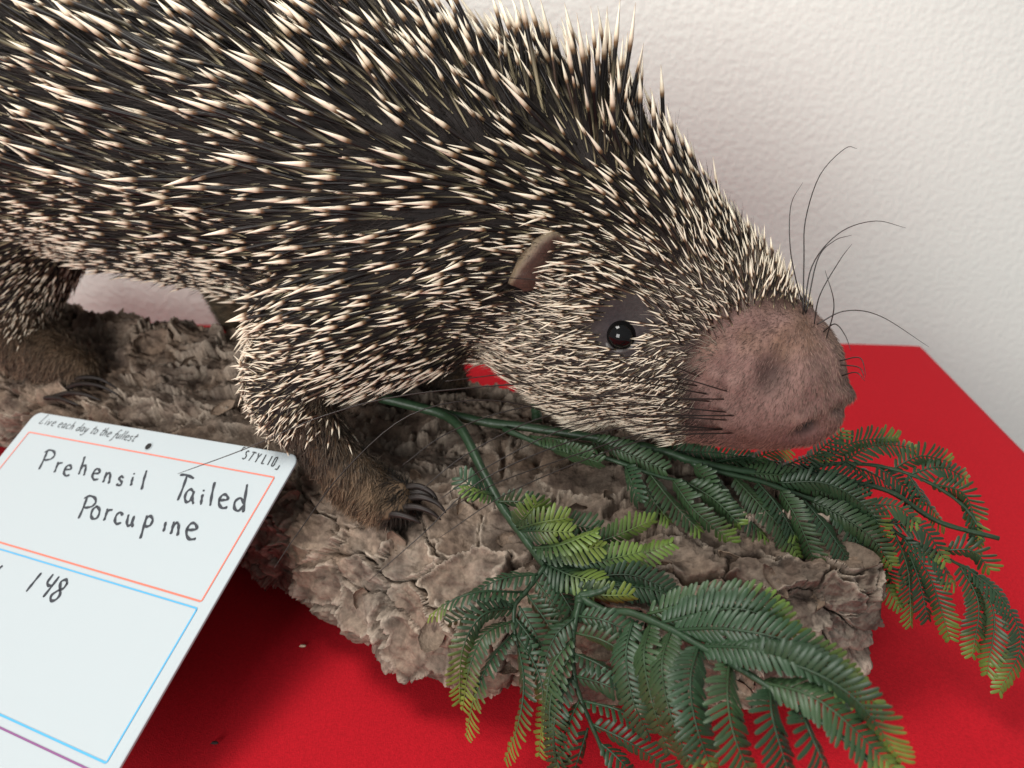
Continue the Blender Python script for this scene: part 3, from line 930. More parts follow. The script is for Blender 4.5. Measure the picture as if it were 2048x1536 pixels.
# lid: a soft uneven ring of skin round the glass eye
vdir = norm(CAM - ec); e1_ = norm(np.cross(vdir, UP)); e2_ = np.cross(e1_, vdir) * -1
if e2_ @ UP < 0: e2_ = -e2_
rt_ = norm(np.cross(UP, vdir)) * 1.0
if rt_ @ RT < 0: rt_ = -rt_
th = np.linspace(0, 2 * np.pi, 49)
path = []; rad = []
for a in th:
    rr = er * (0.985 + 0.04 * math.cos(2 * a))
    rr *= 1 + 0.03 * math.sin(3 * a + 1) + 0.02 * math.sin(5 * a)
    path.append(ec + rt_ * rr * math.cos(a) + e2_ * rr * 1.02 * math.sin(a) + vdir * (0.0018 - 0.0006 * math.sin(a)))
    rad.append(0.0015 + 0.0008 * max(0, math.sin(a)) + 0.00025 * math.sin(7 * a))
V_, F_ = tube(path, rad, 8, False)
lid = mesh_from('eyelid', V_ - ec, F_, M_lid)
lid.parent = eye

# ------------------------------------------------------------------ ear: folded flap with a dark hollow
hb, _ = hit(bvh_body, 1090, 520)
te = (hb - CAM) @ FW
rows = [
    [(1018, 566, .004), (1026, 545, .000), (1040, 515, -.001), (1057, 489, -.002), (1080, 466, -.002), (1108, 459, .000), (1138, 470, .003), (1154, 489, .006), (1150, 504, .008)],
    [(1025, 567, .000), (1034, 548, -.005), (1050, 522, -.007), (1068, 499, -.008), (1089, 479, -.008), (1111, 471, -.007), (1134, 480, -.004), (1146, 494, -.001), (1143, 506, .003)],
    [(1031, 570, .001), (1043, 555, -.003), (1060, 534, -.005), (1079, 512, -.006), (1098, 491, -.006), (1114, 482, -.005), (1130, 489, -.003), (1138, 499, .000), (1137, 510, .004)],
    [(1039, 575, .004), (1055, 567, .002), (1075, 551, .001), (1095, 530, .001), (1108, 507, .001), (1118, 494, .001), (1125, 498, .003), (1130, 505, .005), (1131, 514, .007)],
    [(1046, 582, .009), (1066, 578, .009), (1090, 562, .009), (1108, 540, .009), (1115, 518, .009), (1120, 503, .009), (1122, 505, .010), (1124, 511, .011), (1126, 518, .012)]]
G = []
for rw in rows:
    c = catmull(np.array(rw, float), 33)
    G.append([pt(a, b, te + dt * 0.75 - 0.0002) for a, b, dt in c])
G = np.array(G)
G2_ = np.stack([catmull(G[:, i], 17) for i in range(33)], 1)
nr_, nc_ = G2_.shape[:2]
Vv = G2_.reshape(-1, 3)
Vv = Vv + norm(CAM - Vv) * (0.0016 * fbm(Vv * 140, 3, 61) + 0.0007 * fbm(Vv * 420, 2, 62))[:, None] + np.array([0.6, 0, 0.8]) * (0.0010 * fbm(Vv * 160, 2, 63))[:, None]
fe = [(i * nc_ + j, i * nc_ + j + 1, (i + 1) * nc_ + j + 1, (i + 1) * nc_ + j) for i in range(nr_ - 1) for j in range(nc_ - 1)]
tv = np.repeat(np.linspace(0, 1, nr_), nc_)[:, None]
ce = np.array([0.15, 0.11, 0.068]) * np.clip(1.9 - tv * 4.6, 0, 1) + np.array([0.080, 0.042, 0.030]) * (1 - np.clip(1.9 - tv * 4.6, 0, 1))
ce = ce * (0.85 + 0.3 * rng.random((len(ce), 1)))
ear = mesh_from('ear', Vv, fe, M_ear, porc, True, ce)
md = ear.modifiers.new('thickness', 'SOLIDIFY'); md.thickness = 0.0012; md.offset = 0
# ------------------------------------------------------------------ claws
claws = [  # near front foot: curved dark claws fanned over the bark
    [(800, 978, .4130), (834, 972, .4085), (862, 984, .4060), (876, 1002, .4055)], [(806, 998, .4100), (842, 994, .4055), (874, 1006, .4035), (892, 1026, .4030)],
    [(792, 1014, .4080), (832, 1014, .4030), (862, 1024, .4010), (882, 1040, .4010)], [(768, 1026, .4060), (800, 1030, .4020), (826, 1038, .4005), (842, 1047, .4005)],
    [(812, 988, .4115), (836, 984, .4085), (856, 990, .4070), (868, 1000, .4065)],
    # near hind foot
    [(128, 772, .5560), (160, 756, .5480), (200, 758, .5450), (238, 780, .5440)], [(124, 782, .5520), (158, 768, .5440), (200, 772, .5400), (240, 792, .5390)],
    [(110, 792, .5480), (140, 786, .5420), (172, 790, .5390), (205, 802, .5380)], [(90, 796, .5480), (115, 796, .5440), (140, 804, .5400), (160, 812, .5390)]]
for cl_ in claws:
    c = catmull(np.array(cl_), 14)
    p = np.array([pt(*q) for q in c])
    s = np.linspace(0, 1, 14)
    V_, F_ = tube(p, 0.0017 * (1 - s) ** 0.6 * (0.75 + 0.25 * np.minimum(1, s * 5)) + 0.0003, 10)
    mesh_from('claw', V_, F_, M_claw, porc)

# ------------------------------------------------------------------ whiskers
WH = [
    [(1606, 632), (1608, 520), (1611, 440), (1640, 350), (1690, 297), (1714, 297)], [(1612, 630), (1592, 560), (1580, 490), (1582, 410), (1606, 364)],
    [(1608, 625), (1625, 530), (1680, 465), (1750, 442), (1812, 456)], [(1612, 628), (1635, 520), (1668, 482), (1704, 470)], [(1628, 650), (1640, 590), (1680, 520), (1704, 488)],
    [(1652, 680), (1668, 610), (1650, 540)], [(1632, 650), (1690, 622), (1760, 632), (1858, 694)], [(1645, 665), (1670, 648), (1690, 670), (1702, 702)],
    [(1678, 722), (1720, 716), (1732, 752)], [(1680, 730), (1718, 735), (1730, 757)], [(1682, 752), (1712, 745), (1730, 762)],
    [(1370, 640), (1330, 560), (1290, 480), (1255, 415)], [(1400, 690), (1330, 610), (1240, 574), (1100, 560), (900, 546)], [(1420, 745), (1300, 718), (1190, 712), (1040, 700)],
    [(1430, 765), (1250, 752), (1060, 752), (900, 764)], [(1430, 785), (1250, 768), (1040, 772), (800, 786), (640, 832), (500, 900), (358, 950)],
    [(1440, 800), (1250, 790), (1040, 812), (900, 862), (810, 930)], [(1445, 820), (1250, 806), (1080, 836), (930, 905), (830, 985)],
    [(1450, 838), (1270, 828), (1120, 866), (960, 935), (870, 1000)], [(1455, 850), (1280, 850), (1130, 888), (960, 960), (850, 1060), (740, 1160)],
    [(1460, 860), (1300, 866), (1160, 905), (1000, 968), (900, 1020)], [(1470, 868), (1320, 876), (1180, 912), (1010, 985), (880, 1075)], [(1465, 846), (1320, 835), (1200, 838), (1080, 862)],
    [(1450, 806), (1330, 790), (1230, 790), (1120, 812)], [(1150, 838), (980, 800), (820, 830), (690, 940), (600, 1060), (546, 1140)], [(1440, 775), (1350, 760), (1280, 764), (1180, 790)]]
for wpts in WH:
    if wpts[-1][0] < 1500 and wpts[0][0] > 1390:
        jx, jy = random.uniform(-38, 26), random.uniform(-9, 9)
        wpts = [(wpts[0][0] + jx, wpts[0][1] + jy)] + [(a + jx * 0.3, b + random.uniform(-7, 7)) for a, b in wpts[1:]]
    h0, _ = hit(bvh_body, *wpts[0])
    t0 = ((h0 - CAM) @ FW + 0.001) if h0 is not None else 0.400
    c = catmull(np.array(wpts, float), 26)
    s = np.linspace(0, 1, 26)
    right_side = wpts[-1][0] > 1500
    out = 0.012 * np.sin(np.minimum(s * 1.6, 1.57)) if right_side else 0.013 * np.minimum(1, s * 7) + 0.040 * s
    p = np.array([pt(a, b, t0 - o_) for (a, b), o_ in zip(c, out)])
    V_, F_ = tube(p, (0.00030 * (1 - s) ** 0.6 + 0.00006) if right_side else (0.00027 * (1 - s) ** 0.35 + 0.00009), 5)
    mesh_from('whisker', V_, F_, M_whisk, porc)

# ------------------------------------------------------------------ plastic fern branch: branch > frond (rachis) > pinna
fern = empty('fern_branch', pt(900, 840, 0.43))
tag(fern, 'artificial green fern branch draped over the log under the snout', 'fern branch')
GREEN = np.array([0.020, 0.046, 0.021]); GREEN2 = np.array([0.030, 0.060, 0.024]); LIME = np.array([0.105, 0.165, 0.032]); YEL = np.array([0.24, 0.24, 0.045])


def px3(p, tdef):
    return pt(p[0], p[1], p[2] if len(p) > 2 else tdef)


def stem_obj(name, pts, tdef, r0, r1, parent, col=GREEN):
    P = np.array([px3(p, tdef) for p in pts])
    P = catmull(P, max(16, 6 * len(pts)))
    s = np.linspace(0, 1, len(P))
    V_, F_ = tube(P, r0 * (1 - s) + r1 * s + 0.00012 * np.sin(np.arange(len(P)) * 1.7), 8)
    o = mesh_from(name, V_, F_, M_stem, None, True, np.tile(col, (len(V_), 1)))
    keep(o, fern) if parent is fern else None
    return o


def pinna(parent, pts, tdef, tip=0.5, yel=0.0, half=0.0077, pitch=0.00225, roll=None, sides=(1, 1), droop=0.35, size=1.0, gap=1.0, lift_=0.0):
    """one leaf comb: a rib and two rows of round ended leaflets; tip = share of the length that turns lime"""
    P = np.array([px3(p, tdef) for p in pts])
    P = catmull(P, 60)
    P = P + norm(CAM - P) * (lift_ * np.linspace(0, 1, 60))[:, None]
    seg = np.r_[0, np.cumsum(np.linalg.norm(np.diff(P, axis=0), axis=1))]
    Ltot = seg[-1]
    if roll is None: roll = random.uniform(0.25, 0.95) * random.choice((-1, 1))
    tip = tip * 0.75
    half *= size
    V, Fc, Cc = [], [], []
    rs = np.linspace(0, 1, 20)
    rp = np.stack([np.interp(rs * Ltot, seg, P[:, a]) for a in range(3)], 1)
    tv, tf = tube(rp, 0.00062 * size * (1 - 0.65 * rs), 5)
    V += list(tv); Fc += tf
    g0 = GREEN * random.uniform(0.8, 1.2) if random.random() < 0.6 else GREEN2 * random.uniform(0.8, 1.1)
    limec = LIME * (1 - yel) + YEL * yel
    def colat(s, extra=0.0):
        k = np.clip((s - (1 - tip)) / max(tip, 1e-3) * 1.3, 0, 1) if tip > 0 else 0
        return g0 * (1 - k) + limec * k * random.uniform(0.85, 1.1)
    for i in range(20):
        for _ in range(5): Cc.append(colat(rs[i]) * 0.9)
    Cc.append(colat(0)); Cc.append(colat(1))
    T = norm(np.gradient(P, axis=0))
    n = max(6, int(Ltot / pitch))
    for k in range(n):
        s = (k + 0.6) / n
        p = np.array([np.interp(s * Ltot, seg, P[:, a]) for a in range(3)])
        t = norm(np.array([np.interp(s * Ltot, seg, T[:, a]) for a in range(3)]))
        v = norm(norm(CAM - p) + np.array([0, 0, 0.35]))
        nrm = norm(v - t * (v @ t))
        side = np.cross(t, nrm)
        cr, sr = math.cos(roll), math.sin(roll)
        nrm, side = nrm * cr + side * sr, side * cr - nrm * sr
        prof = min(1, 0.55 + s * 2.2) * (1 if s < 0.82 else max(0.42, 1 - (s - 0.82) * 2.6))
        for sg, on in zip((1, -1), sides):
            if not on: continue
            ln = half * prof * random.uniform(0.86, 1.06) * on
            if random.random() < 0.02: ln *= 0.4
            jit_ = random.uniform(-0.10, 0.10)
            fwd = 0.62 + 0.7 * max(0, s - 0.75) * 4 * 0.5
            dirn = norm(side * sg + t * (fwd + jit_) + nrm * jit_ * 0.6)
            wv = norm(np.cross(nrm, dirn))
            dr = droop * random.uniform(0.6, 1.3)
            wd = pitch * 0.37 * gap * random.uniform(0.9, 1.08) * size
            b0 = len(V)
            prof_w = (0.55, 0.95, 1.0, 0.85, 0.42)
            for q, (f, ww) in enumerate(zip((0.0, 0.25, 0.65, 0.9, 1.0), prof_w)):
                c0 = p + dirn * ln * f - nrm * dr * ln * f * f
                V += [c0 + wv * wd * ww - nrm * wd * 0.12, c0 + nrm * wd * 0.16, c0 - wv * wd * ww - nrm * wd * 0.12]
                cc = colat(min(1, s + 0.12 * f))
                Cc += [cc, cc * 1.05, cc]
            for q in range(4):
                a = b0 + q * 3
                Fc += [(a, a + 3, a + 4, a + 1), (a + 1, a + 4, a + 5, a + 2)]
    o = mesh_from('pinna', V, Fc, M_leaf, None, True, Cc)
    o.parent = parent
    o.matrix_parent_inverse = parent.matrix_basis.inverted() if False else Matrix.Identity(4)
    return o


# main stems
stem_obj('stem', [(760, 795, .440), (832, 813, .436), (890, 831, .431), (925, 862, .420), (968, 948, .402), (1000, 1007, .392), (1038, 1061, .383), (1084, 1123, .372), (1118, 1163, .363), (1164, 1193, .354)], .4, 0.0030, 0.0016, fern)
stem_obj('stem', [(850, 818, .435), (964, 843, .432), (1052, 854, .428), (1169, 872, .418), (1275, 890, .412), (1334, 904, .410), (1388, 922, .408), (1469, 939, .408), (1509, 944, .409)], .42, 0.0028, 0.0019, fern)
stem_obj('stem', [(1072, 800, .452), (1074, 842, .447)], .45, 0.0032, 0.0030, fern, GREEN * 1.3)
stem_obj('stem', [(1590, 940, .418), (1690, 960, .418), (1783, 985, .412), (1876, 1043, .406), (1998, 1077, .398)], .41, 0.0014, 0.0013, fern)
stem_obj('stem', [(1160, 1192, .354), (1200, 1182, .350), (1222, 1170, .348)], .35, 0.0019, 0.0017, fern)
stem_obj('stem', [(1160, 1195, .354), (1160, 1215, .350), (1154, 1245, .348)], .35, 0.0024, 0.0028, fern)

# the lower stem's small side leaves
fr_ = stem_obj('frond', [(984, 978, .398), (1000, 1007, .391), (1038, 1061, .382), (1084, 1123, .371), (1118, 1163, .362)], .38, 0.0012, 0.0012, fern)
T_ = .385
for pts, tip, yel, kw in [
    ([(980, 985, .395), (950, 976, .390), (920, 954, .390)], 0.0, 0, {}), ([(990, 992, .393), (960, 985, .386), (925, 978, .384)], 1.2, 0, dict(size=0.8)),
    ([(996, 1003, .390), (1040, 1004, .386), (1092, 1018, .384)], 0.25, 0, {}), ([(1033, 1054, .382), (1052, 1032, .374), (1074, 1006, .370)], 0.9, 0, {}),
    ([(1036, 1058, .381), (1080, 1045, .372), (1134, 1036, .368)], 0.95, 0.1, {}), ([(1040, 1062, .381), (1085, 1062, .371), (1142, 1064, .368)], 0.9, 0.2, {}),
    ([(1065, 1096, .374), (1120, 1090, .364), (1194, 1062, .360)], 0.95, 0.05, {}), ([(1068, 1099, .374), (1130, 1100, .366), (1204, 1094, .362)], 0.8, 0.25, {}),
    ([(1062, 1060, .384), (1130, 1050, .380), (1196, 1058, .377)], 0.0, 0, {}), ([(1080, 1094, .378), (1190, 1085, .372), (1306, 1040, .372)], 0.55, 0, {}),
    ([(1085, 1122, .372), (1180, 1125, .364), (1280, 1104, .362)], 0.6, 0, {}), ([(1090, 1125, .374), (1230, 1125, .370), (1343, 1086, .370)], 0.5, 0, {}),
    ([(1090, 1126, .369), (1140, 1150, .360), (1196, 1162, .354)], 0.75, 0.1, dict(sides=(1.25, 1.25))), ([(1150, 1180, .356), (1205, 1190, .349), (1262, 1190, .346)], 0.9, 0.2, {}),
    ([(1150, 1160, .364), (1260, 1150, .360), (1344, 1184, .356)], 0.0, 0, {}), ([(1160, 1172, .362), (1280, 1175, .358), (1378, 1200, .354)], 0.0, 0, {}),
    ([(1100, 1140, .368), (1220, 1160, .362), (1330, 1196, .358)], 0.0, 0, {})]:
    pinna(fr_, pts, T_, tip, yel, **kw)

# frond at the lower left
fa = stem_obj('frond', [(1091, 1131, .368), (1053, 1182, .360), (1030, 1212, .356), (1029, 1261, .354), (1037, 1296, .353)], .36, 0.0013, 0.0008, fern)
for pts, tip, yel in [
    ([(1075, 1148, .364), (1002, 1158, .358), (943, 1187, .358)], 0.0, 0), ([(1050, 1184, .360), (960, 1184, .350), (900, 1203, .349), (858, 1232, .352)], 0.22, 0.2),
    ([(1035, 1206, .357), (965, 1222, .352), (898, 1246, .354)], 0.0, 0), ([(1030, 1216, .356), (965, 1230, .346), (925, 1300, .342), (919, 1405, .346)], 0.55, 0.15),
    ([(1029, 1240, .355), (968, 1270, .345), (938, 1340, .341), (925, 1420, .345)], 0.45, 0.2), ([(1029, 1264, .354), (984, 1316, .344), (950, 1390, .341), (932, 1474, .346)], 0.5, 0.35),
    ([(1036, 1290, .353), (1048, 1364, .345), (1037, 1445, .343), (1010, 1522, .347)], 0.55, 0.25), ([(1032, 1270, .353), (1067, 1323, .347), (1086, 1390, .344), (1078, 1512, .347)], 0.6, 0.25),
    ([(1085, 1142, .366), (1118, 1180, .360), (1148, 1228, .358)], 0, 0), ([(1072, 1162, .363), (1104, 1205, .358), (1134, 1252, .357)], 0, 0), ([(1054, 1188, .360), (1084, 1230, .356), (1115, 1274, .355)], 0, 0),
    ([(1038, 1212, .357), (1064, 1256, .353), (1088, 1300, .353)], 0, 0), ([(1031, 1236, .355), (1064, 1280, .351), (1092, 1326, .351)], 0, 0)]:
    pinna(fa, pts, .355, tip * 1.25, yel * 1.3, half=0.0066, pitch=0.00255, gap=0.86)

# frond hanging down in the middle
fb = stem_obj('frond', [(1160, 1205, .349), (1151, 1242, .345), (1145, 1296, .340), (1151, 1364, .336), (1167, 1412, .334), (1183, 1450, .333), (1216, 1526, .333), (1250, 1600, .335)], .34, 0.0013, 0.0008, fern)
for pts, tip, yel in [
    ([(1148, 1236, .345), (1112, 1270, .340), (1088, 1322, .340)], 0, 0), ([(1146, 1276, .341), (1106, 1330, .334), (1093, 1395, .332), (1088, 1474, .335)], 0.1, 0), ([(1144, 1306, .339), (1107, 1375, .331), (1099, 1450, .329), (1106, 1545, .332)], 0.1, 0),
    ([(1146, 1352, .336), (1115, 1412, .329), (1108, 1480, .328), (1120, 1565, .331)], 0, 0), ([(1159, 1400, .334), (1137, 1448, .329), (1110, 1525, .330)], 0, 0), ([(1176, 1456, .333), (1162, 1500, .329), (1146, 1550, .330)], 0, 0),
    ([(1158, 1232, .345), (1215, 1243, .337), (1300, 1285, .334)], 0, 0), ([(1152, 1266, .342), (1215, 1285, .334), (1296, 1340, .331)], 0, 0), ([(1147, 1306, .339), (1207, 1334, .331), (1264, 1380, .329)], 0, 0),
    ([(1151, 1352, .336), (1207, 1368, .328), (1274, 1400, .326)], 0, 0), ([(1168, 1402, .334), (1240, 1422, .326), (1298, 1464, .325)], 0, 0), ([(1184, 1448, .333), (1258, 1484, .325), (1340, 1538, .324)], 0, 0),
    ([(1200, 1486, .333), (1240, 1520, .327), (1280, 1570, .327)], 0, 0)]:
    pinna(fb, pts, .335, tip, yel, half=0.0066, pitch=0.00255, gap=0.86)

# big frond reaching toward the viewer
fc = stem_obj('frond', [(1162, 1196, .353), (1210, 1222, .344), (1263, 1226, .336), (1343, 1260, .322), (1397, 1291, .312), (1454, 1323, .302), (1517, 1361, .293), (1581, 1406, .285), (1660, 1456, .277), (1755, 1536, .270), (1800, 1590, .268)], .3, 0.0018, 0.0009, fern)
for pts, tip, yel in [
    ([(1295, 1228, .332), (1406, 1202, .318), (1490, 1202, .310), (1564, 1220, .306)], 0.32, 0.0), ([(1320, 1246, .327), (1454, 1218, .310), (1530, 1232, .304), (1592, 1268, .302)], 0.2, 0.1), ([(1345, 1260, .322), (1454, 1258, .304), (1581, 1285, .292), (1716, 1366, .286)], 0.35, 0.1),
    ([(1402, 1292, .311), (1517, 1298, .293), (1644, 1325, .282), (1764, 1418, .276)], 0.3, 0.15), ([(1458, 1324, .302), (1581, 1328, .285), (1708, 1395, .272), (1802, 1522, .268)], 0.25, 0.2), ([(1520, 1362, .293), (1644, 1404, .276), (1790, 1540, .266)], 0.2, 0.2),
    ([(1266, 1240, .335), (1252, 1310, .322), (1266, 1400, .317), (1296, 1466, .318)], 0, 0), ([(1300, 1246, .330), (1288, 1315, .314), (1306, 1410, .308), (1336, 1504, .308)], 0, 0), ([(1342, 1260, .322), (1324, 1330, .306), (1340, 1425, .299), (1380, 1528, .298)], 0, 0),
    ([(1397, 1291, .312), (1381, 1358, .296), (1390, 1440, .289), (1424, 1545, .287)], 0.15, 0.2), ([(1458, 1325, .302), (1455, 1392, .286), (1468, 1470, .280), (1505, 1560, .278)], 0.15, 0.2), ([(1540, 1376, .290), (1546, 1440, .277), (1582, 1560, .271)], 0.15, 0), ([(1600, 1416, .283), (1622, 1470, .272), (1664, 1560, .267)], 0.15, 0)]:
    pinna(fc, pts, .3, tip, yel, size=1.16, gap=0.92)

# fronds along the back of the log
fd_ = stem_obj('frond', [(1383, 926, .408), (1442, 944, .406), (1522, 963, .405), (1589, 987, .404), (1643, 1003, .404), (1700, 1008, .404), (1768, 1047, .402), (1804, 1072, .401), (1858, 1097, .400), (1912, 1126, .398), (1955, 1147, .397)], .4, 0.0014, 0.0008, fern)
for pts, tip, yel in [
    ([(1386, 930, .408), (1422, 978, .400), (1448, 1036, .400)], 0.0, 0), ([(1424, 941, .406), (1468, 1006, .397), (1538, 1082, .396)], 0.35, 0), ([(1468, 955, .405), (1522, 1012, .395), (1565, 1060, .393), (1598, 1114, .393)], 0.3, 0),
    ([(1514, 963, .405), (1555, 1012, .397), (1592, 1075, .395)], 0.1, 0), ([(1560, 979, .404), (1600, 1050, .394), (1636, 1142, .392)], 0.25, 0), ([(1605, 996, .404), (1660, 1065, .393), (1722, 1160, .391)], 0.1, 0),
    ([(1620, 1000, .404), (1697, 1040, .395), (1745, 1078, .393), (1785, 1132, .393)], 0.25, 0), ([(1557, 965, .405), (1650, 966, .398), (1725, 1008, .396), (1774, 1074, .398)], 0.25, 0), ([(1650, 1004, .404), (1700, 1060, .398), (1800, 1215, .396)], 0.5, 0.05),
    ([(1715, 1011, .403), (1790, 1012, .400), (1836, 1046, .400)], 0.2, 0), ([(1772, 1046, .402), (1844, 1056, .397), (1892, 1124, .396)], 0.35, 0.1), ([(1783, 1054, .402), (1815, 1137, .397), (1822, 1250, .397)], 0.5, 0),
    ([(1804, 1072, .401), (1860, 1156, .396), (1900, 1278, .396)], 0.55, 0.0), ([(1812, 1080, .401), (1870, 1115, .396), (1910, 1172, .396)], 0.4, 0.15), ([(1890, 1100, .399), (1945, 1102, .396), (1980, 1140, .396)], 0.3, 0),
    ([(1919, 1129, .398), (1957, 1208, .395), (1944, 1312, .396)], 0.45, 0), ([(1948, 1147, .397), (1988, 1230, .394), (1974, 1348, .395)], 0.5, 0), ([(1925, 1130, .398), (2000, 1192, .393), (2042, 1285, .391), (1998, 1384, .392)], 0.45, 0.05),
    ([(1815, 1098, .401), (1838, 1160, .399), (1856, 1238, .399)], 0.0, 0), ([(1700, 1010, .404), (1750, 1090, .402), (1790, 1180, .402)], 0.2, 0)]:
    pinna(fd_, pts, .4, tip * 0.75, yel, lift_=0.006)
fg = stem_obj('frond', [(1008, 858, .426), (1110, 898, .412), (1198, 913, .408), (1254, 930, .405), (1307, 949, .403), (1374, 965, .402)], .41, 0.0016, 0.0009, fern)
for pts, tip, yel in [
    ([(1258, 932, .405), (1295, 985, .398), (1338, 1042, .397)], 0.3, 0), ([(1299, 947, .403), (1345, 1005, .396), (1400, 1062, .395)], 0.15, 0), ([(1345, 960, .402), (1388, 1019, .394), (1466, 1086, .394)], 0.3, 0), ([(1250, 930, .405), (1262, 962, .401), (1275, 1002, .400)], 0, 0),
    ([(1100, 896, .413), (1150, 910, .408), (1200, 925, .406)], 0, 0), ([(1060, 872, .420), (1120, 880, .414), (1190, 895, .412)], 0, 0), ([(1180, 880, .416), (1250, 905, .410), (1330, 940, .408)], 0, 0),
    ([(1374, 965, .402), (1430, 1000, .397), (1480, 1050, .396)], 0.1, 0)]:
    pinna(fg, pts, .4, tip, yel, lift_=0.009)
fe_ = stem_obj('frond', [(1469, 939, .410), (1540, 945, .414), (1607, 936, .418), (1679, 927, .420), (1751, 931, .419), (1815, 947, .415), (1876, 975, .411), (1930, 1015, .408), (1962, 1058, .406)], .41, 0.0013, 0.0008, fern)
for pts, tip, yel in [
    ([(1600, 936, .418), (1640, 900, .418), (1688, 860, .420)], 0.3, 0), ([(1640, 930, .419), (1710, 884, .418), (1796, 877, .420)], 0.3, 0.0), ([(1680, 928, .420), (1750, 890, .418), (1832, 896, .420)], 0.2, 0.1), ([(1786, 938, .417), (1840, 912, .415), (1900, 924, .416)], 0.2, 0.3),
    ([(1822, 948, .414), (1880, 934, .412), (1936, 957, .412)], 0.2, 0.3), ([(1690, 928, .420), (1740, 945, .418), (1790, 975, .418)], 0, 0), ([(1620, 936, .419), (1680, 950, .416), (1740, 980, .414)], 0, 0), ([(1815, 947, .415), (1850, 1000, .410), (1890, 1052, .410)], 0.5, 0.35),
    ([(1860, 967, .412), (1925, 985, .408), (1948, 1040, .407), (1946, 1085, .407)], 0.5, 0.3), ([(1930, 1015, .408), (1958, 1060, .406), (1956, 1112, .406)], 0.5, 0.2), ([(1540, 944, .414), (1610, 915, .418), (1650, 905, .420)], 0.3, 0.8),
    ([(1480, 935, .412), (1540, 905, .416), (1580, 900, .418)], 0.3, 0.9), ([(1750, 931, .419), (1800, 965, .415), (1840, 1010, .413)], 0.15, 0), ([(1560, 950, .412), (1660, 985, .410), (1720, 1010, .410)], 0, 0), ([(1480, 945, .408), (1580, 955, .406), (1680, 1000, .404)], 0, 0),
    ([(1420, 925, .410), (1490, 915, .414), (1560, 925, .416)], 0, 0), ([(1330, 905, .412), (1420, 905, .414), (1500, 915, .416)], 0, 0)]:
    pinna(fe_, pts, .41, tip, yel)
for fobj in (fr_, fa, fb, fc, fd_, fg, fe_):
    for ch_ in fobj.children:
        ch_.matrix_parent_inverse = (Matrix.Translation(-Vector(fern.location)) @ Matrix.Identity(4)).inverted() @ Matrix.Translation(-Vector(fern.location))

# ------------------------------------------------------------------ sign: white dry erase board leaning on the log
TS_ = 0.42
TR = pt(600, 910, TS_)
Xc = norm(np.array([0.887, -0.437, 0.153])); Yc = np.array([0.397, 0.812, 0.427]); Yc = norm(Yc - Xc * (Yc @ Xc)); Nc = np.cross(Xc, Yc)


def card(px, py):
    r = ray(px, py)
    t = ((TR - CAM) @ Nc) / (r @ Nc)
    d = CAM + r * t - TR
    return np.array([d @ Xc, d @ Yc])


def cw3(uv, h=0.0):
    return TR + Xc * uv[0] + Yc * uv[1] + Nc * h


UL = card(80, 814)[0]; HB = 0.186
sign = empty('sign_board', cw3((UL / 2, -HB)))
tag(sign, 'white dry erase card with handwriting leaning against the log', 'sign')


def rounded(x0, y0, x1, y1, r, n=8):
    o = []
    for cx_, cy_, a0 in ((x1 - r, y1 - r, 0), (x0 + r, y1 - r, 90), (x0 + r, y0 + r, 180), (x1 - r, y0 + r, 270)):
        for k in range(n + 1):
            a = math.radians(a0 + 90 * k / n)
            o.append((cx_ + r * math.cos(a), cy_ + r * math.sin(a)))
    return o


ol = rounded(UL, -HB, 0.0, 0.0, 0.006)
n_ = len(ol)
ins = rounded(UL + .0004, -HB + .0004, -.0004, -.0004, 0.0057)
V_ = [cw3(p, 0) for p in ins] + [cw3(p, -0.0003) for p in ol] + [cw3(p, -0.0013) for p in ol]
fc_ = [tuple(range(n_)), tuple(reversed(range(2 * n_, 3 * n_)))]
for L_ in (0, 1):
    for k in range(n_):
        k2 = (k + 1) % n_
        fc_.append((L_ * n_ + k, (L_ + 1) * n_ + k, (L_ + 1) * n_ + k2, L_ * n_ + k2))
mesh_from('panel', V_, fc_, M_board, sign, False)


def ribbon(strokes, wd, h=0.00025):
    """flat ink ribbons on the card from polylines in card coordinates"""
    V, Fc = [], []
    for s in strokes:
        s = np.asarray(s, float)
        if len(s) < 2: continue
        T = norm(np.gradient(s, axis=0))
        Np = np.c_[-T[:, 1], T[:, 0]]
        b = len(V)
        ends = [s[0] - T[0] * wd * 0.5, s[-1] + T[-1] * wd * 0.5]
        for k in range(len(s)):
            wv = wd * (1 + (0.22 if wd > 0.0005 else 0.08) * math.sin(k * 0.33 + len(V) * 0.11))
            V += [cw3(s[k] + Np[k] * wv, h), cw3(s[k] - Np[k] * wv, h)]
        for k in range(len(s) - 1):
            Fc.append((b + 2 * k, b + 2 * k + 1, b + 2 * k + 3, b + 2 * k + 2))
        for e, i0 in ((ends[0], b), (ends[1], b + 2 * len(s) - 2)):
            c0 = len(V); V.append(cw3(e, h)); Fc.append((i0, c0, i0 + 1))
        h += 0.000006
    return V, Fc


def frame_lines(x0, y0, x1, y1, r):
    p = rounded(x0, y0, x1, y1, r)
    return [p + [p[0], p[1]]]


rx1, ry1 = card(549, 955); rx0, _ = card(58, 865); _, ry0 = card(388, 1199)
V_, F_ = ribbon(frame_lines(rx0, ry0, rx1, ry1, 0.001), 0.00042); mesh_from('printed_border', V_, F_, M_red, sign)
bx1, by1 = card(381, 1213); _, by0 = card(155, 1500)
V_, F_ = ribbon(frame_lines(rx0, by0, rx1, by1, 0.001), 0.00042); mesh_from('printed_border', V_, F_, M_blue, sign)
ux1, uy1 = card(138, 1520)
V_, F_ = ribbon([[(rx0, -HB + .003), (rx0, uy1), (rx0 + .001, uy1), (rx1 - .001, uy1), (rx1, uy1), (rx1, -HB + .003)]], 0.00042); mesh_from('printed_border', V_, F_, M_purple, sign)

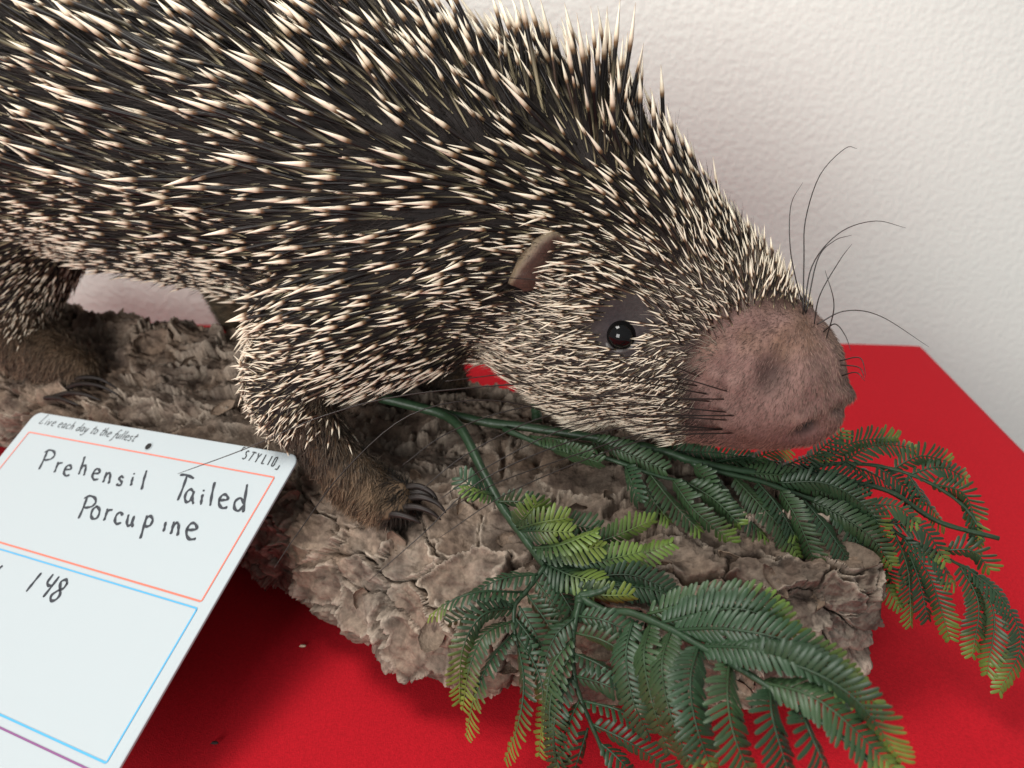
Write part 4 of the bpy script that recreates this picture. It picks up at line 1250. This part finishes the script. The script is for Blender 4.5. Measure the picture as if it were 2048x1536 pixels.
# handwritten letters as pen strokes: x-height 0.58, cap height 1
GL = {
    'P': [[(.05, 0), (.12, .5), (.15, .98)], [(.02, .86), (.25, 1.0), (.55, .98), (.68, .8), (.55, .6), (.3, .5), (.12, .48)]],
    'r': [[(.08, .55), (.10, .3), (.08, 0)], [(.09, .32), (.2, .5), (.38, .56)]],
    'e': [[(.06, .3), (.3, .34), (.46, .42), (.36, .56), (.2, .56), (.07, .38), (.08, .14), (.25, 0), (.48, .06)]],
    'h': [[(.08, 1.0), (.09, .5), (.07, 0)], [(.08, .28), (.2, .5), (.36, .5), (.42, .28), (.44, 0)]],
    'n': [[(.08, .54), (.08, .25), (.06, 0)], [(.08, .28), (.22, .52), (.36, .48), (.42, .25), (.44, 0)]],
    's': [[(.40, .5), (.22, .57), (.1, .46), (.2, .32), (.36, .24), (.36, .08), (.2, 0), (.05, .05)]],
    'i': [[(.1, .46), (.1, .22), (.12, 0)], [(.1, .64), (.13, .68)]],
    'l': [[(.12, 1.0), (.1, .5), (.12, 0)]],
    'T': [[(.0, .97), (.3, 1.0), (.62, .93)], [(.30, .97), (.24, .5), (.14, 0)]],
    'a': [[(.44, .48), (.26, .58), (.08, .4), (.07, .14), (.2, 0), (.36, .12), (.44, .46)], [(.44, .5), (.44, .2), (.54, 0)]],
    'd': [[(.46, .3), (.28, .46), (.08, .3), (.1, .06), (.28, 0), (.46, .24)], [(.46, 1.0), (.46, .5), (.48, 0)]],
    'o': [[(.26, .56), (.08, .4), (.08, .12), (.26, 0), (.46, .12), (.46, .42), (.26, .56), (.18, .54)]],
    'c': [[(.44, .46), (.28, .56), (.1, .42), (.07, .16), (.22, 0), (.46, .08)]],
    'u': [[(.06, .52), (.08, .16), (.2, 0), (.36, .1), (.42, .5)], [(.42, .52), (.42, .2), (.5, 0)]],
    'p': [[(.10, .54), (.08, 0), (.06, -.42)], [(.1, .4), (.26, .56), (.44, .44), (.4, .2), (.24, .1), (.1, .14)]],
    'I': [[(.1, .42), (.11, .2), (.1, 0)]],
    '1': [[(.2, .9), (.12, .45), (.05, 0)]],
    '4': [[(.1, 1.0), (.08, .62), (.3, .5), (.5, .6)], [(.52, .98), (.46, .5), (.38, 0)]],
    '8': [[(.5, .86), (.3, 1.0), (.1, .84), (.28, .58), (.5, .32), (.42, .06), (.2, 0), (.06, .2), (.24, .46), (.46, .62), (.5, .86)]],
    'L': [[(.2, 1.0), (.1, .4), (.0, .05), (.2, .0), (.45, .1)]],
    'v': [[(.02, .5), (.14, .1), (.2, 0), (.36, .4), (.46, .56)]],
    'y': [[(.06, .52), (.1, .16), (.26, .08), (.42, .5)], [(.42, .52), (.3, -.1), (.1, -.42), (-.1, -.3)]],
    't': [[(.22, .9), (.14, .3), (.18, 0), (.36, .06)], [(.0, .58), (.42, .62)]],
    'f': [[(.5, .95), (.36, 1.0), (.22, .6), (.12, -.2), (-.02, -.42)], [(.02, .46), (.42, .5)]],
    'S': [[(.45, .9), (.25, 1.0), (.08, .82), (.2, .58), (.4, .42), (.42, .14), (.22, 0), (.02, .1)]],
    'Y': [[(.0, 1.0), (.24, .5), (.22, 0)], [(.5, 1.0), (.24, .5)]],
    'l2': [[(.08, 1.0), (.08, 0), (.42, 0)]],
    'I2': [[(.1, 1.0), (.1, 0)]],
    'O2': [[(.1, .9), (.1, .1), (.2, 0), (.36, 0), (.44, .1), (.44, .9), (.34, 1.0), (.2, 1.0), (.1, .9)]],
    'q1': [[(.0, .7), (.05, 1.15), (.34, 1.15)]],
    'q2': [[(.34, .3), (.30, -.15), (.0, -.15)]],
}


def letter(ch, px, py, hgt, shear=0.0, wscale=1.0, smooth=True):
    o = card(px, py)
    res = []
    for st in GL[ch]:
        s = np.array(st, float)
        if smooth and len(s) > 2: s = catmull(s, 7 * len(s))
        elif not smooth and len(s) > 2: s = np.vstack([np.linspace(s[k], s[k + 1], 5) for k in range(len(s) - 1)])
        else: s = catmull(s, 6)
        res.append(np.c_[o[0] + (s[:, 0] * wscale + s[:, 1] * shear) * hgt, o[1] + s[:, 1] * hgt])
    return res


def write(name, items, hgt, wd, ink, shear=0.0, wscale=1.0, smooth=True):
    st = []
    for it in items:
        st += letter(it[0], it[1], it[2], hgt * (it[3] if len(it) > 3 else 1), shear, wscale, smooth)
    V_, F_ = ribbon(st, wd)
    return mesh_from(name, V_, F_, ink, sign)


CAP = abs(card(90, 903)[1] - card(78, 938)[1])
write('handwriting', [('P', 77, 938), ('r', 107, 944, .9), ('e', 124, 950, .9), ('h', 156, 948, .85), ('e', 181, 958, .9), ('n', 205, 964, .85), ('s', 232, 970, .75), ('i', 259, 970, .8), ('l', 280, 978, .85)], CAP * 1.12, 0.00066, M_ink, -0.50, 1.12)
write('handwriting', [('T', 350, 999, 1.15), ('a', 366, 1003), ('i', 398, 1008, .9), ('l', 416, 1010, 1.0), ('e', 434, 1014), ('d', 464, 1019, 1.15)], CAP * 1.1, 0.00070, M_ink, -0.50, 1.12)
write('handwriting', [('P', 156, 1036, 1.05), ('o', 178, 1036), ('r', 206, 1040, .9), ('c', 226, 1046, .9), ('u', 250, 1050, .85), ('p', 284, 1056), ('I', 324, 1062, .9), ('n', 340, 1067, .9), ('e', 368, 1076, 1.15)], CAP * 1.1, 0.00070, M_ink, -0.50, 1.12)
write('handwriting', [('1', 52, 1182, 1.0), ('4', 76, 1190, 1.0), ('8', 96, 1199, 1.0)], CAP * 1.0, 0.00072, M_ink, -0.06, 1.05)
V_, F_ = ribbon([np.array([card(-8, 1142), card(-2, 1138), card(5, 1132)])], 0.00062)
mesh_from('handwriting', V_, F_, M_ink, sign)
tagl = 'Live each day to the fullest'
lets = []
x0_, y0_, x1_, y1_ = 78, 847, 268, 884
adv = {'i': .5, 'l': .45, ' ': .55, 't': .6, 'f': .6, 'L': 1.1}
tot = sum(adv.get(c, .85) for c in tagl)
acc = 0
for c in tagl:
    if c != ' ':
        lets.append((c, x0_ + (x1_ - x0_) * acc / tot, y0_ + (y1_ - y0_) * acc / tot, 1.25 if c == 'L' else 1))
    acc += adv.get(c, .85)
write('printed_motto', lets, CAP * 0.50, 0.00022, M_ink2, 0.15, 0.95)
bx = [('q1', 476, 914), ('S', 484, 918), ('T', 496, 921), ('Y', 508, 924), ('l2', 522, 927), ('I2', 534, 930), ('O2', 541, 932), ('q2', 552, 936)]
write('printed_logo', bx, CAP * 0.46, 0.00034, M_ink2, -0.05, 0.85, False)
# punched hole near the top edge, uncut: a dark disc paints its shade
hc = card(297, 893)
V_, F_ = [], []
for k in range(20):
    a = k / 20 * 6.2832
    V_ += [cw3(hc + np.array([math.cos(a), math.sin(a)]) * 0.0022, 0.0002), cw3(hc + np.array([math.cos(a), math.sin(a)]) * 0.0027, 0.0003)]
F_ = [(2 * k, 2 * k + 1, (2 * k + 3) % 40, (2 * k + 2) % 40) for k in range(20)]
mesh_from('hole_rim', V_, F_, M_board, sign)
V_ = [cw3(hc + np.array([math.cos(k / 20 * 6.2832), math.sin(k / 20 * 6.2832)]) * 0.0022, 0.0002) for k in range(20)]
mesh_from('hole_shade_disc', V_, [tuple(range(20))], M_hole_shade, sign)

# two flecks of lint on the cloth
for (px, py), colr_, lab in (((606, 1292), (0.62, 0.50, 0.36), 'tiny pale fleck of bark on the red cloth below the log'), ((430, 1486), (0.03, 0.02, 0.02), 'tiny dark crumb on the red cloth between card and fern')):
    r_ = ray(px, py); c0 = CAM + r_ * (0.35 / -r_[2])
    V_ = []; F_ = []
    nseg = 7
    for k in range(nseg):
        a = k / nseg * 6.2832
        V_.append(c0 + np.array([math.cos(a) * 0.0022 * random.uniform(.7, 1.2), math.sin(a) * 0.0009 * random.uniform(.7, 1.2), 0.0]))
        V_.append(c0 + np.array([math.cos(a) * 0.0016, math.sin(a) * 0.0006, 0.0008 * random.uniform(.8, 1.2)]))
    for k in range(nseg):
        k2 = (k + 1) % nseg
        F_.append((2 * k, 2 * k2, 2 * k2 + 1, 2 * k + 1))
    F_.append(tuple(2 * k + 1 for k in range(nseg)))
    crumb = mesh_from('crumb', V_, F_, M_bark, None, True, np.tile(colr_, (2 * nseg, 1)))
    tag(crumb, lab, 'crumb')
